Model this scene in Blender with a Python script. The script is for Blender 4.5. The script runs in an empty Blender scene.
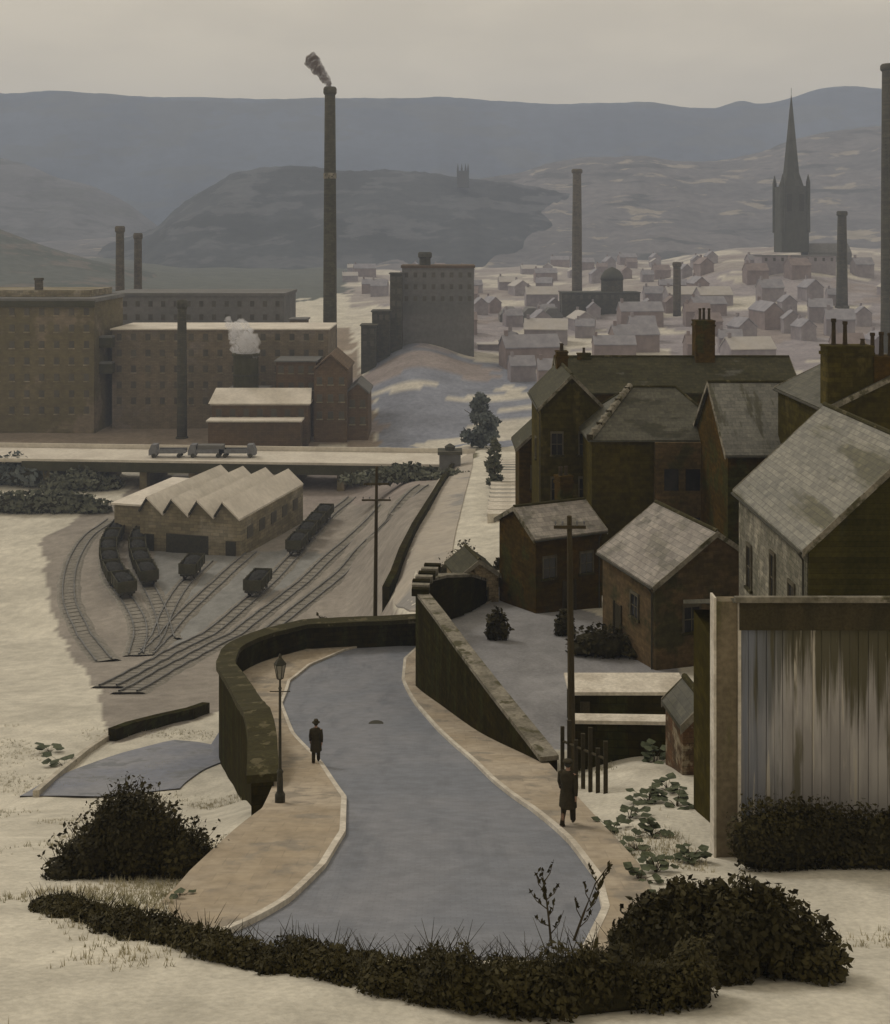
import bpy, math, random
from mathutils import Vector, Matrix, noise
random.seed(7)
F, CX, EY, ZC = 1100.0, 445.0, 240.0, 60.0      # focal length in px, centre column, eye-level row, eye height
scene = bpy.context.scene
C = scene.collection
PI = math.pi
def R(a): return math.radians(a)

# ------------------------------------------------------------------ helpers
class MB:
    def __init__(s): s.v = []; s.f = []
    def quad(s, a, b, c, d):
        n = len(s.v); s.v += [tuple(a), tuple(b), tuple(c), tuple(d)]; s.f.append((n, n+1, n+2, n+3))
    def tri(s, a, b, c):
        n = len(s.v); s.v += [tuple(a), tuple(b), tuple(c)]; s.f.append((n, n+1, n+2))
    def box(s, x0, x1, y0, y1, z0, z1, M=None):
        n = len(s.v)
        P = [(x0,y0,z0),(x1,y0,z0),(x1,y1,z0),(x0,y1,z0),(x0,y0,z1),(x1,y0,z1),(x1,y1,z1),(x0,y1,z1)]
        if M is not None: P = [tuple(M @ Vector(p)) for p in P]
        s.v += P
        for f in ((0,3,2,1),(4,5,6,7),(0,1,5,4),(1,2,6,5),(2,3,7,6),(3,0,4,7)): s.f.append(tuple(n+i for i in f))
        return s
    def prism(s, poly, y0, y1):          # poly of (x,z), extruded along y
        n = len(s.v); k = len(poly)
        s.v += [(p[0], y0, p[1]) for p in poly] + [(p[0], y1, p[1]) for p in poly]
        s.f.append(tuple(range(n, n+k))); s.f.append(tuple(range(n+2*k-1, n+k-1, -1)))
        for i in range(k):
            j = (i+1) % k; s.f.append((n+j, n+i, n+k+i, n+k+j))
        return s
    def plan(s, poly, z0, z1):           # poly of (x,y), extruded along z
        n = len(s.v); k = len(poly)
        s.v += [(p[0], p[1], z0) for p in poly] + [(p[0], p[1], z1) for p in poly]
        s.f.append(tuple(range(n+k-1, n-1, -1))); s.f.append(tuple(range(n+k, n+2*k)))
        for i in range(k):
            j = (i+1) % k; s.f.append((n+i, n+j, n+k+j, n+k+i))
        return s
    def lathe(s, prof, c=(0,0), seg=14):  # prof of (r,z)
        n = len(s.v)
        for r, z in prof:
            for i in range(seg):
                a = 2*PI*i/seg; s.v.append((c[0]+r*math.cos(a), c[1]+r*math.sin(a), z))
        for k in range(len(prof)-1):
            for i in range(seg):
                j = (i+1) % seg; s.f.append((n+k*seg+i, n+k*seg+j, n+(k+1)*seg+j, n+(k+1)*seg+i))
        s.f.append(tuple(n+i for i in range(seg-1, -1, -1))); s.f.append(tuple(n+(len(prof)-1)*seg+i for i in range(seg)))
        return s
    def tube(s, pts, rad, seg=6):
        pts = [Vector(p) for p in pts]; n = len(s.v)
        if not isinstance(rad, (list, tuple)): rad = [rad]*len(pts)
        for k, p in enumerate(pts):
            t = (pts[min(k+1, len(pts)-1)] - pts[max(k-1, 0)]).normalized()
            u = t.cross(Vector((0,0,1)) if abs(t.z) < .9 else Vector((1,0,0))).normalized(); w = t.cross(u)
            for i in range(seg):
                a = 2*PI*i/seg; s.v.append(tuple(p + (u*math.cos(a)+w*math.sin(a))*rad[k]))
        for k in range(len(pts)-1):
            for i in range(seg):
                j = (i+1) % seg; s.f.append((n+k*seg+i, n+k*seg+j, n+(k+1)*seg+j, n+(k+1)*seg+i))
        s.f.append(tuple(n+i for i in range(seg-1, -1, -1))); s.f.append(tuple(n+(len(pts)-1)*seg+i for i in range(seg)))
        return s
    def blob(s, c, r, amp=.25, fr=1.2, lev=3, seed=0):
        import bmesh
        bm = bmesh.new(); bmesh.ops.create_icosphere(bm, subdivisions=lev, radius=1)
        n = len(s.v); bm.verts.ensure_lookup_table()
        for v in bm.verts:
            d = 1 + amp*noise.noise(v.co*fr + Vector((seed*3.1, seed, 0))) + amp*.5*noise.noise(v.co*fr*2.7+Vector((0, seed, 5)))
            s.v.append((c[0]+v.co.x*r[0]*d, c[1]+v.co.y*r[1]*d, c[2]+v.co.z*r[2]*d))
        for f in bm.faces: s.f.append(tuple(n+v.index for v in f.verts))
        bm.free(); return s
    def build(s, name, mat, parent=None, smooth=False, bevel=0):
        me = bpy.data.meshes.new(name); me.from_pydata(s.v, [], s.f); me.update()
        if mat: me.materials.append(mat)
        if smooth: me.polygons.foreach_set('use_smooth', [True]*len(me.polygons))
        o = bpy.data.objects.new(name, me); C.objects.link(o)
        if parent: o.parent = parent
        if bevel:
            b = o.modifiers.new('bevel', 'BEVEL'); b.width = bevel; b.segments = 1; b.limit_method = 'ANGLE'
        return o
def tag(o, label=None, cat=None, group=None, kind=None):
    if label: o['label'] = label
    if cat: o['category'] = cat
    if group: o['group'] = group
    if kind: o['kind'] = kind
    return o
def thing(name, label, cat, loc=(0,0,0), rz=0, group=None):
    o = bpy.data.objects.new(name, None); C.objects.link(o)
    o.location = loc; o.rotation_euler = (0, 0, rz); o.empty_display_size = .5
    return tag(o, label, cat, group)
def kids(o): return [c for c in bpy.data.objects if c.parent == o]
def copy_tree(o, loc=None, rz=None, label=None, parent=None, sc=None, tree=None):
    c = o.copy(); C.objects.link(c)
    if parent: c.parent = parent
    if loc is not None: c.location = loc
    if rz is not None: c.rotation_euler = (0, 0, rz)
    if label: c['label'] = label
    if sc: c.scale = sc
    for ch in (tree[o.name] if tree else kids(o)): copy_tree(ch, parent=c, tree=tree)
    return c

# ------------------------------------------------------------------ materials
def nodes(name):
    m = bpy.data.materials.new(name); m.use_nodes = True
    nt = m.node_tree; b = nt.nodes['Principled BSDF']
    return m, nt, nt.nodes, nt.links, b
def rgb(c): return (c[0], c[1], c[2], 1)
def mixrgb(nt, fac, a, b, mode='MIX'):
    n = nt.nodes.new('ShaderNodeMix'); n.data_type = 'RGBA'; n.blend_type = mode; n.clamp_factor = True
    for sock, val in ((n.inputs[0], fac), (n.inputs[6], a), (n.inputs[7], b)):
        if isinstance(val, bpy.types.NodeSocket): nt.links.new(val, sock)
        elif isinstance(val, (int, float)): sock.default_value = val
        else: sock.default_value = rgb(val)
    return n.outputs[2]
def noise_f(nt, vec, scale, stretch=(1,1,1), detail=5, lo=.4, hi=.6, rough=.6):
    mp = nt.nodes.new('ShaderNodeMapping'); mp.inputs['Scale'].default_value = stretch; nt.links.new(vec, mp.inputs[0])
    n = nt.nodes.new('ShaderNodeTexNoise'); n.inputs['Scale'].default_value = scale; n.inputs['Detail'].default_value = detail
    n.inputs['Roughness'].default_value = rough; nt.links.new(mp.outputs[0], n.inputs['Vector'])
    mr = nt.nodes.new('ShaderNodeMapRange'); mr.interpolation_type = 'SMOOTHSTEP'
    mr.inputs[1].default_value = lo; mr.inputs[2].default_value = hi; nt.links.new(n.outputs[0], mr.inputs[0])
    return mr.outputs[0]
def mat(name, c1, c2, scale=1., stretch=(1,1,1), lo=.35, hi=.65, rough=.9, bump=.3, bdist=.03, c3=None, s3=None, st3=None, lo3=.52, hi3=.62,
        brick=None, mortar=None, fine=.25, spec=.2, axis='wall', bc=.28):
    m, nt, N, L, b = nodes(name)
    tc = N.new('ShaderNodeTexCoord'); oc = tc.outputs['Object']
    oi = N.new('ShaderNodeObjectInfo')
    col = mixrgb(nt, noise_f(nt, oc, scale, stretch, lo=lo, hi=hi), c1, c2)
    if c3: col = mixrgb(nt, noise_f(nt, oc, s3 or scale*2.3, st3 or stretch, lo=lo3, hi=hi3), col, c3)
    hgt = None
    if brick:
        sx = N.new('ShaderNodeSeparateXYZ'); L.new(oc, sx.inputs[0]); cb = N.new('ShaderNodeCombineXYZ')
        if axis == 'flat': L.new(sx.outputs[0], cb.inputs[0])
        elif axis == 'roof': L.new(sx.outputs[1], cb.inputs[0])
        else:
            ad = N.new('ShaderNodeMath'); L.new(sx.outputs[0], ad.inputs[0]); L.new(sx.outputs[1], ad.inputs[1]); L.new(ad.outputs[0], cb.inputs[0])
        L.new(sx.outputs[1 if axis == 'flat' else 2], cb.inputs[1])
        br = N.new('ShaderNodeTexBrick'); L.new(cb.outputs[0], br.inputs['Vector'])
        br.inputs['Scale'].default_value = 1; br.inputs['Brick Width'].default_value = brick[0]; br.inputs['Row Height'].default_value = brick[1]
        br.inputs['Mortar Size'].default_value = brick[2]; br.inputs['Mortar Smooth'].default_value = .3; br.inputs['Bias'].default_value = 0
        br.inputs['Color1'].default_value = (1-bc,1-bc,1-bc,1); br.inputs['Color2'].default_value = (1+bc*.7,1+bc*.65,1+bc*.5,1)
        mo = mortar or .55; br.inputs['Mortar'].default_value = (mo, mo, mo, 1)
        col = mixrgb(nt, .85, col, br.outputs[0], 'MULTIPLY'); hgt = br.outputs['Fac']
    if fine:
        ff = noise_f(nt, oc, scale*9, (1,1,1), lo=.2, hi=.8, detail=4)
        mr = N.new('ShaderNodeMapRange'); L.new(ff, mr.inputs[0]); mr.inputs[3].default_value = 1-fine; mr.inputs[4].default_value = 1+fine
        col = mixrgb(nt, 1., col, mr.outputs[0], 'MULTIPLY')
    L.new(col, b.inputs['Base Color']); b.inputs['Roughness'].default_value = rough; b.inputs['Specular IOR Level'].default_value = spec
    if bump:
        bp = N.new('ShaderNodeBump'); bp.inputs['Strength'].default_value = bump; bp.inputs['Distance'].default_value = bdist
        h = noise_f(nt, oc, scale*6, (1,1,1), lo=.2, hi=.8)
        if hgt is not None:
            mm = N.new('ShaderNodeMath'); mm.operation = 'MULTIPLY_ADD'; L.new(hgt, mm.inputs[0]); mm.inputs[1].default_value = -.8; L.new(h, mm.inputs[2]); h = mm.outputs[0]
        L.new(h, bp.inputs['Height']); L.new(bp.outputs[0], b.inputs['Normal'])
    return m
def volume(name, col, dens, aniso=0.):
    m = bpy.data.materials.new(name); m.use_nodes = True; nt = m.node_tree; nt.nodes.remove(nt.nodes['Principled BSDF'])
    v = nt.nodes.new('ShaderNodeVolumePrincipled'); v.inputs['Color'].default_value = rgb(col); v.inputs['Density'].default_value = dens
    v.inputs['Anisotropy'].default_value = aniso
    nt.links.new(v.outputs[0], nt.nodes['Material Output'].inputs['Volume']); return m

MT = {}
MT['brick_dark']  = mat('dark_sooty_brick', (.040,.027,.004), (.064,.038,.006), .35, brick=(.6,.2,.012), mortar=.75, c3=(.038,.036,.008), s3=.5, fine=.3, spec=.05)
MT['brick_olive'] = mat('olive_stained_stone', (.052,.042,.007), (.034,.028,.005), .3, (1,1,.35), brick=(.7,.28,.015), mortar=.75, c3=(.075,.06,.016), s3=.6, fine=.3, spec=.05)
MT['brick_brown'] = mat('brown_brick', (.115,.078,.038), (.072,.052,.022), .4, brick=(.6,.2,.012), mortar=.8, c3=(.05,.045,.018), s3=.5, fine=.3)
MT['stone_green'] = mat('green_stained_stone', (.046,.037,.005), (.066,.052,.009), .35, (1,1,.3), brick=(.7,.28,.015), mortar=.75, fine=.3, spec=.05)
MT['stone_pale']  = mat('pale_weathered_stone', (.20,.19,.155), (.13,.125,.095), .7, (1,1,.45), brick=(.55,.25,.015), c3=(.30,.28,.23), s3=1.3, fine=.35)
MT['stone_wall']  = mat('black_mossy_stone', (.018,.0145,.0018), (.028,.022,.003), .4, (1,1,.25), brick=(.75,.3,.02), c3=(.028,.028,.006), s3=.8, fine=.35, spec=.03)
MT['coping']      = mat('worn_coping_stone', (.24,.22,.18), (.12,.11,.085), .8, c3=(.07,.065,.035), s3=1.4, fine=.3)
MT['coping_dark'] = mat('mossy_coping_stone', (.040,.035,.010), (.028,.024,.005), .8, c3=(.09,.078,.04), lo3=.58, s3=1.1, fine=.3)
MT['slate_grey']  = mat('wet_grey_slate', (.15,.148,.128), (.205,.198,.170), .35, (1,.25,1), brick=(.5,.18,.014), axis='roof', c3=(.085,.08,.045), s3=.55, st3=(1,.16,1), lo3=.5, hi3=.6, rough=.6, spec=.4, fine=.3)
MT['slate_pale']  = mat('pale_mauve_slate', (.23,.21,.195), (.28,.26,.24), .4, brick=(.5,.2,.012), axis='roof', c3=(.16,.15,.13), s3=.7, rough=.7, spec=.3, fine=.2)
MT['slate_dark']  = mat('dark_green_slate', (.060,.058,.040), (.090,.088,.068), .5, (1,.4,1), brick=(.5,.2,.012), axis='roof', c3=(.035,.034,.018), s3=.8, rough=.6, spec=.4, fine=.3)
MT['slate_mid']   = mat('streaked_slate', (.125,.125,.115), (.17,.17,.155), .6, (.3,1,.3), brick=(.5,.2,.012), axis='roof', c3=(.07,.068,.045), s3=1.2, st3=(.25,1,.25), rough=.6, spec=.4, fine=.25)
MT['gable'] = mat('painted_gable_shade', (.030,.027,.005), (.046,.040,.009), .6, (1,1,.3), brick=(30,.22,.012), c3=(.035,.034,.012), s3=.5, spec=.05)  # near-black colour stands in for shade on the stone house's front gable
MT['slate_black'] = mat('black_olive_slate', (.034,.032,.012), (.05,.047,.023), .4, (1,.4,1), brick=(.5,.2,.012), axis='roof', c3=(.10,.10,.085), s3=.6, lo3=.6, hi3=.7, rough=.7, spec=.2)
MT['glass']  = mat('dark_window_glass', (.015,.017,.02), (.03,.03,.032), 1, bump=0, rough=.15, spec=.5, fine=0)
MT['sash']   = mat('dull_painted_sash', (.10,.09,.06), (.07,.06,.04), 2, fine=.1)
MT['wood_dark'] = mat('tarred_wood', (.030,.026,.013), (.050,.040,.020), 1.5, (1,1,.2), fine=.3)
MT['wood_pole'] = mat('creosoted_pole', (.038,.030,.014), (.06,.046,.022), 2, (1,1,.1), fine=.2)
MT['pot']    = mat('sooty_chimney_pot', (.055,.04,.022), (.03,.024,.014), 2, fine=.2)
MT['iron']   = mat('dark_iron', (.03,.03,.022), (.05,.045,.03), 3, rough=.6, fine=.2)
MT['leaf']   = mat('dark_hedge_leaf', (.022,.018,.003), (.040,.033,.008), .7, lo=.4, hi=.6, bump=0, fine=.35, rough=.7)
MT['leaf_green'] = mat('dull_green_leaf', (.055,.066,.035), (.085,.098,.055), .9, bump=0, fine=.35, rough=.7)
MT['leaf_far'] = mat('grey_green_leaf', (.085,.09,.065), (.12,.125,.09), .3, bump=0, fine=.3)
MT['leaf_blue'] = mat('blue_grey_leaf', (.075,.088,.085), (.11,.125,.12), .3, bump=0, fine=.3)
MT['bark']   = mat('dark_bark', (.045,.035,.018), (.07,.055,.03), 3, (1,1,.3), fine=.3)
MT['tarmac'] = mat('worn_blue_grey_tarmac', (.175,.190,.225), (.215,.222,.25), .18, (1,.6,1), lo=.35, hi=.68, c3=(.158,.17,.20), s3=.45, st3=(1.6,.3,1), lo3=.52, hi3=.68, rough=.75, bump=.3, bdist=.015, fine=.14, spec=.3, brick=(.24,.14,.014), mortar=.88, bc=.07, axis='flat')
MT['pave']   = mat('worn_sandy_flagstone', (.33,.275,.205), (.40,.345,.275), .3, c3=(.26,.23,.19), s3=.55, brick=(.9,.62,.018), mortar=.85, bc=.10, axis='flat', fine=.15, bump=.2)
MT['kerb']   = mat('pale_kerbstone', (.60,.56,.49), (.44,.40,.34), .8, fine=.2)
MT['plat']   = mat('rough_bank_stone', (.12,.11,.07), (.2,.18,.13), .5)
MT['mill_brown'] = mat('hazy_mill_brick', (.118,.100,.052), (.148,.124,.070), .06, brick=(1.1,.4,.03), bc=.16, mortar=.85, c3=(.19,.155,.11), s3=.09, lo3=.54, hi3=.62, fine=.2)
MT['mill_grey'] = mat('grey_mill_brick', (.185,.15,.105), (.15,.125,.088), .06, brick=(1.1,.4,.03), bc=.16, c3=(.20,.17,.14), s3=.1, fine=.2)
MT['mill_slate'] = mat('mill_blue_slate', (.12,.12,.115), (.165,.16,.155), .08, (.4,1,1), fine=.15)
MT['mill_rust'] = mat('rust_brown_brick', (.135,.09,.052), (.10,.072,.045), .1, brick=(1.1,.4,.03), bc=.16, fine=.2)
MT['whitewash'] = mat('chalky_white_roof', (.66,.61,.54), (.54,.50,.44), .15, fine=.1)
MT['olive_far'] = mat('far_olive_stone', (.17,.145,.09), (.23,.20,.14), .12, brick=(1.4,.5,.03), c3=(.28,.25,.19), s3=.16, fine=.2)
MT['chim'] = mat('soot_green_chimney_brick', (.058,.056,.040), (.085,.078,.055), .08, (1,1,.3), brick=(1.2,.5,.03), fine=.2)
MT['chim_brown'] = mat('sooty_brown_chimney_brick', (.12,.105,.078), (.09,.08,.06), .08, (1,1,.3), brick=(1.2,.5,.03), fine=.2)
MT['church'] = mat('blackened_church_stone', (.062,.064,.050), (.080,.080,.064), .05, fine=.15)
MT['far_wall'] = mat('hazy_town_wall', (.25,.225,.24), (.31,.285,.30), .05, fine=.15)  # far town colours lifted toward pale mauve, haze painted into the walls and roofs
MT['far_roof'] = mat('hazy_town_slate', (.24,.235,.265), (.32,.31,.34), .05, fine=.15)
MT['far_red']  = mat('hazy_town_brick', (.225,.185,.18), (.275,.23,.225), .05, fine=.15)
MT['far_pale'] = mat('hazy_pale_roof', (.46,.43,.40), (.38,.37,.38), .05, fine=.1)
MT['girder'] = mat('dark_green_girder', (.042,.040,.018), (.060,.056,.030), .3, fine=.2)
MT['deck'] = mat('dusty_bridge_roadway', (.60,.56,.49), (.50,.46,.40), .15, fine=.12)
MT['wagon'] = mat('sooty_wagon_planks', (.045,.043,.022), (.065,.06,.036), .8, fine=.3)
MT['coal'] = mat('coal', (.02,.02,.018), (.04,.04,.036), 4, bump=.8, bdist=.2)
MT['rail'] = mat('worn_rail_steel', (.10,.10,.095), (.16,.16,.16), .5, rough=.5, fine=.1)
MT['ballast'] = mat('cinder_ballast', (.245,.228,.20), (.18,.168,.145), 1.2, fine=.3)
MT['grey_paint'] = mat('dull_grey_paint', (.17,.175,.185), (.13,.13,.14), 1, fine=.1)
MT['coat'] = mat('dark_wool_coat', (.028,.024,.012), (.042,.034,.018), 6, fine=.2)
MT['skin'] = mat('skin', (.34,.22,.16), (.30,.19,.14), 6, bump=0, fine=.05)
MT['lampglass'] = mat('dusty_lamp_glass', (.28,.27,.23), (.2,.19,.16), 5, bump=0, rough=.2, fine=.05)

MT['glass_far'] = mat('dim_mill_window', (.065,.060,.045), (.10,.092,.072), .2, bump=0, rough=.4, fine=.1)
# streaked board wall of the big outbuilding
def board_mat():
    m, nt, N, L, b = nodes('streaked_weatherboards')
    tc = N.new('ShaderNodeTexCoord'); oc = tc.outputs['Object']
    base = mixrgb(nt, noise_f(nt, oc, 1.3, (1,1,.18)), (.37,.355,.345), (.27,.258,.255))
    base = mixrgb(nt, noise_f(nt, oc, 2.2, (1,1,.1), lo=.55, hi=.68), base, (.125,.115,.085))
    sx = N.new('ShaderNodeSeparateXYZ'); L.new(oc, sx.inputs[0])
    # tar stains that run down from the eaves, different lengths per board
    n = N.new('ShaderNodeTexNoise'); mp = N.new('ShaderNodeMapping'); mp.inputs['Scale'].default_value = (4.2,1,.10); L.new(oc, mp.inputs[0]); L.new(mp.outputs[0], n.inputs[0]); n.inputs['Scale'].default_value = 1.; n.inputs['Detail'].default_value = 6; n.inputs['Roughness'].default_value = .75
    ma = N.new('ShaderNodeMath'); ma.operation = 'MULTIPLY_ADD'; L.new(n.outputs[0], ma.inputs[0]); ma.inputs[1].default_value = 8.; L.new(sx.outputs[2], ma.inputs[2])
    mr = N.new('ShaderNodeMapRange'); mr.interpolation_type = 'SMOOTHSTEP'; L.new(ma.outputs[0], mr.inputs[0]); mr.inputs[1].default_value = 7.6; mr.inputs[2].default_value = 9.2
    mf = N.new('ShaderNodeMath'); mf.operation = 'MULTIPLY'; L.new(mr.outputs[0], mf.inputs[0]); mf.inputs[1].default_value = .92
    col = mixrgb(nt, mf.outputs[0], base, (.060,.054,.025))
    # faded blue paint near the left corner
    bx = N.new('ShaderNodeMapRange'); L.new(sx.outputs[0], bx.inputs[0]); bx.inputs[1].default_value = 1.3; bx.inputs[2].default_value = .2
    bn = noise_f(nt, oc, 3.1, (1,1,.05), lo=.38, hi=.55)
    bm_ = N.new('ShaderNodeMath'); bm_.operation = 'MULTIPLY'; L.new(bx.outputs[0], bm_.inputs[0]); L.new(bn, bm_.inputs[1])
    col = mixrgb(nt, bm_.outputs[0], col, (.17,.185,.225))
    fn = noise_f(nt, oc, 4.5, (1,1,.05), lo=.6, hi=.66); col = mixrgb(nt, fn, col, (.42,.39,.34))
    L.new(col, b.inputs['Base Color']); b.inputs['Roughness'].default_value = .85; b.inputs['Specular IOR Level'].default_value = .2
    return m
MT['boards'] = board_mat()

def ground_mat():
    m, nt, N, L, b = nodes('earth_and_cinders')
    at = N.new('ShaderNodeAttribute'); at.attribute_name = 'zone'
    tc = N.new('ShaderNodeTexCoord'); oc = tc.outputs['Object']
    def f(scale, st, lo, hi):
        x = noise_f(nt, oc, scale, st, lo=.25, hi=.75); mr = N.new('ShaderNodeMapRange'); L.new(x, mr.inputs[0]); mr.inputs[3].default_value = lo; mr.inputs[4].default_value = hi; return mr.outputs[0]
    col = mixrgb(nt, 1., at.outputs['Color'], f(.12, (1,1,1), .82, 1.12), 'MULTIPLY')
    col = mixrgb(nt, 1., col, f(.9, (1,.6,1), .84, 1.12), 'MULTIPLY')
    col = mixrgb(nt, 1., col, f(7, (1,1,1), .86, 1.12), 'MULTIPLY')
    L.new(col, b.inputs['Base Color']); b.inputs['Roughness'].default_value = .95; b.inputs['Specular IOR Level'].default_value = .1
    bp = N.new('ShaderNodeBump'); bp.inputs['Strength'].default_value = .35; bp.inputs['Distance'].default_value = .08
    L.new(f(2.2, (1,1,1), 0, 1), bp.inputs['Height']); L.new(bp.outputs[0], b.inputs['Normal'])
    return m
MT['ground'] = ground_mat()

# ------------------------------------------------------------------ heights of the land (H = metres below the eye)
def lerp_tab(tab, x):
    if x <= tab[0][0]: return tab[0][1]
    for (a, va), (b, vb) in zip(tab, tab[1:]):
        if x <= b: return va + (vb-va)*(x-a)/(b-a)
    return tab[-1][1]
def smooth_tab(tab, x):       # Catmull-Rom through a table
    if x <= tab[0][0]: return tab[0][1]
    if x >= tab[-1][0]: return tab[-1][1]
    for i in range(len(tab)-1):
        if x <= tab[i+1][0]:
            x0, p1 = tab[i]; x1, p2 = tab[i+1]
            p0 = tab[i-1] if i else (2*x0-x1, 2*p1-p2); p3 = tab[i+2] if i+2 < len(tab) else (2*x1-x0, 2*p2-p1)
            m1 = (p2-p0[1])/(x1-p0[0])*(x1-x0); m2 = (p3[1]-p1)/(p3[0]-x0)*(x1-x0); t = (x-x0)/(x1-x0)
            return (2*t**3-3*t*t+1)*p1 + (t**3-2*t*t+t)*m1 + (-2*t**3+3*t*t)*p2 + (t**3-t*t)*m2
ROAD = [(12,10.2),(15,11.3),(20,13),(24,14.5),(30,16.2),(36,18.2),(42,20),(50,22.5),(57,24.3),(64,26),(70,26.8),(78,27.6),(90,29.2)]
def Hr(d): return smooth_tab(ROAD, d)
def d_of_y(y):               # road depth seen at image row y
    lo, hi = 14., 85.
    for _ in range(40):
        m = (lo+hi)/2
        if EY + Hr(m)*F/m > y: lo = m
        else: hi = m
    return (lo+hi)/2
def edge(pts):               # (px,y) along a road edge -> list (d, x) sorted by d
    out = sorted((d_of_y(y), (px-CX)/F*d_of_y(y)) for px, y in pts)
    return out
LO = edge([(190,990),(168,955),(156,912),(190,875),(222,845),(262,812),(272,790),(270,765),(248,725),(230,695),(236,676),(262,662),(320,646),(380,634),(412,628),(418,626)])
LK = edge([(150,990),(205,945),(250,925),(290,902),(325,868),(345,835),(346,800),(322,765),(294,735),(282,705),(290,682),(310,666),(345,651),(390,640),(420,636),(440,631)])
RK = edge([(560,990),(585,950),(603,912),(596,880),(570,845),(530,810),(490,780),(445,738),(415,705),(402,680),(404,660),(418,647),(436,643),(470,640)])
RO = edge([(620,990),(648,940),(655,905),(642,872),(604,830),(566,785),(540,757),(480,716),(418,688),(419,668),(430,655),(445,652),(480,650)])
D0, D1 = d_of_y(957), 73.8
COLS = [-300, 0, 100, 200, 270, 340, 420, 480, 560, 650, 740, 800, 890, 1200]
def Y(d, *v): return (d, [(y-EY)*d/F for y in v])
r = Hr
ROWS = [(-15, [5]*14), (5, [6.6]*14), (10, [8.4]*14), (15, [10.9]*14), (18, [12.0]*14),
 (22, [13.5]*4+[r(22)+.3]*5+[r(22)]*5), (27, [15.8,15.8,15.8,15.8,15.5]+[r(27)+.3]*4+[r(27)]*5),
 (33, [18.3,18.3,18.3,18.,17.6]+[r(33)+.3]*4+[r(33)-.1]*5), (42, [22.5,22.5,22.5,22,21.5]+[r(42)+.4]*4+[r(42)-.3]*5),
 (50, [26,26,26,25.7,25]+[r(50)+.4]*4+[21]*5), (60, [29,29,29,28.6,28.4,r(60)+.6]+[r(60)+.4]*3+[22.5]*5),
 (70, [31.5,31.5,31.5,31.5,31.5,29.5]+[r(70)+.3]*3+[24]*5), (78, [33.5,33.5,33.5,33.5,33.5,33,28.3,28,27.5,25.5,25.5,25.5,25.5,25.5]),
 (90, [37,37,37,37,37,37,30,29,28,27,27,27,27,27]), (110, [42,42,42,42,42,41.5,32.2,31,29,29,29,29,29,29]),
 (125, [45,45,45,45,45,44.5,34,33,31,31,31,31,31,31]), (150, [46.8,46.8,46.8,46.8,46.8,46.5,37,36,35,35,35,35,35,35]),
 (185, [48.3]*5+[48,41,40,39,39,39,39,39,39]), (215, [48.5]*5+[48.3,45,42.6,42,42,42,42,42,42]), (240, [48]*6+[46.5,44.5,44,43.5,43.5,43,43,43]),
 (260, [46.8]*7+[46.2,45,44,43,43,42,42]), (300, [47]*6+[42.5,43.5,42,41,39.5,39,38,38]),
 Y(350, 386,386,386,386,386,384,352,365,368,365,360,357,355,355), Y(420, 357,357,357,357,357,345,327,340,340,338,335,332,330,330),
 Y(500, 325,325,325,326,326,322,313,315,315,312,303,298,298,300), Y(600, 297,297,302,305,305,308,300,298,297,290,268,258,272,272),
 Y(750, 275,275,280,288,290,288,287,284,283,276,258,250,260,260), Y(1000, 262,262,265,270,270,270,271,270,266,262,250,246,250,250),
 Y(2850, *[246]*14)]
UP = [(3.6,42.6),(-1.35,63.4),(-1.1,67),(1.2,71),(3.2,77),(4.4,86),(5.5,100),(60,100),(60,42.6)]   # the street terrace behind the retaining wall
UPH = [(40,19.6),(45,20.3),(50,21),(57,22.3),(60,22.6),(70,24),(80,25.5),(90,26.8),(100,28.4)]
def inside(p, poly):
    x, y = p; c = False; j = len(poly)-1
    for i in range(len(poly)):
        xi, yi = poly[i]; xj, yj = poly[j]
        if (yi > y) != (yj > y) and x < (xj-xi)*(y-yi)/(yj-yi)+xi: c = not c
        j = i
    return c
def table_H(x, y):
    px = CX + F*x/max(y, 8.)
    for i in range(len(ROWS)-1):
        if y <= ROWS[i+1][0] or i == len(ROWS)-2:
            a, va = ROWS[i]; b, vb = ROWS[i+1]; t = min(1., max(0., (y-a)/(b-a))); break
    if px <= COLS[0]: return va[0]+(vb[0]-va[0])*t
    if px >= COLS[-1]: return va[-1]+(vb[-1]-va[-1])*t
    for k in range(len(COLS)-1):
        if px <= COLS[k+1]:
            s = (px-COLS[k])/(COLS[k+1]-COLS[k]); s = s*s*(3-2*s)
            h0 = va[k]+(va[k+1]-va[k])*s; h1 = vb[k]+(vb[k+1]-vb[k])*s
            return h0+(h1-h0)*t
def ground_H(x, y):
    if D0 < y < D1-1 and lerp_tab(LO, y)+.3 < x < lerp_tab(RO, y)-.15: return Hr(y)+.5
    if inside((x, y), UP): return lerp_tab(UPH, y) + .05*noise.noise(Vector((x*.3, y*.3, 0)))
    h = table_H(x, y)
    return h + min(6, .0035*max(0, y-15))*noise.noise(Vector((x*.02, y*.02, 3))) + .10*noise.noise(Vector((x*.35, y*.35, 0)))
def G(x, y): return ZC - ground_H(x, y)
def P(px, y, d): return Vector(((px-CX)*d/F, d, ZC-(y-EY)*d/F))
def GT(x, y):
    return ZC-Hr(y)+.12 if D0-.1 < y < D1 and lerp_tab(LO, y)-.05 < x < lerp_tab(RO, y)+.05 else G(x, y)
def hit(px, y, d0=14., d1=3000.):
    """the point of the ground seen in that direction"""
    s = (y-EY)/F; d = d0
    while d < d1:
        x = (px-CX)*d/F
        if s*d >= ground_H(x, d): break
        d *= 1.012
    a, b = d/1.012, d
    for _ in range(14):
        m = (a+b)/2
        if s*m >= ground_H((px-CX)*m/F, m): b = m
        else: a = m
    return Vector(((px-CX)*b/F, b, G((px-CX)*b/F, b)))

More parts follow.
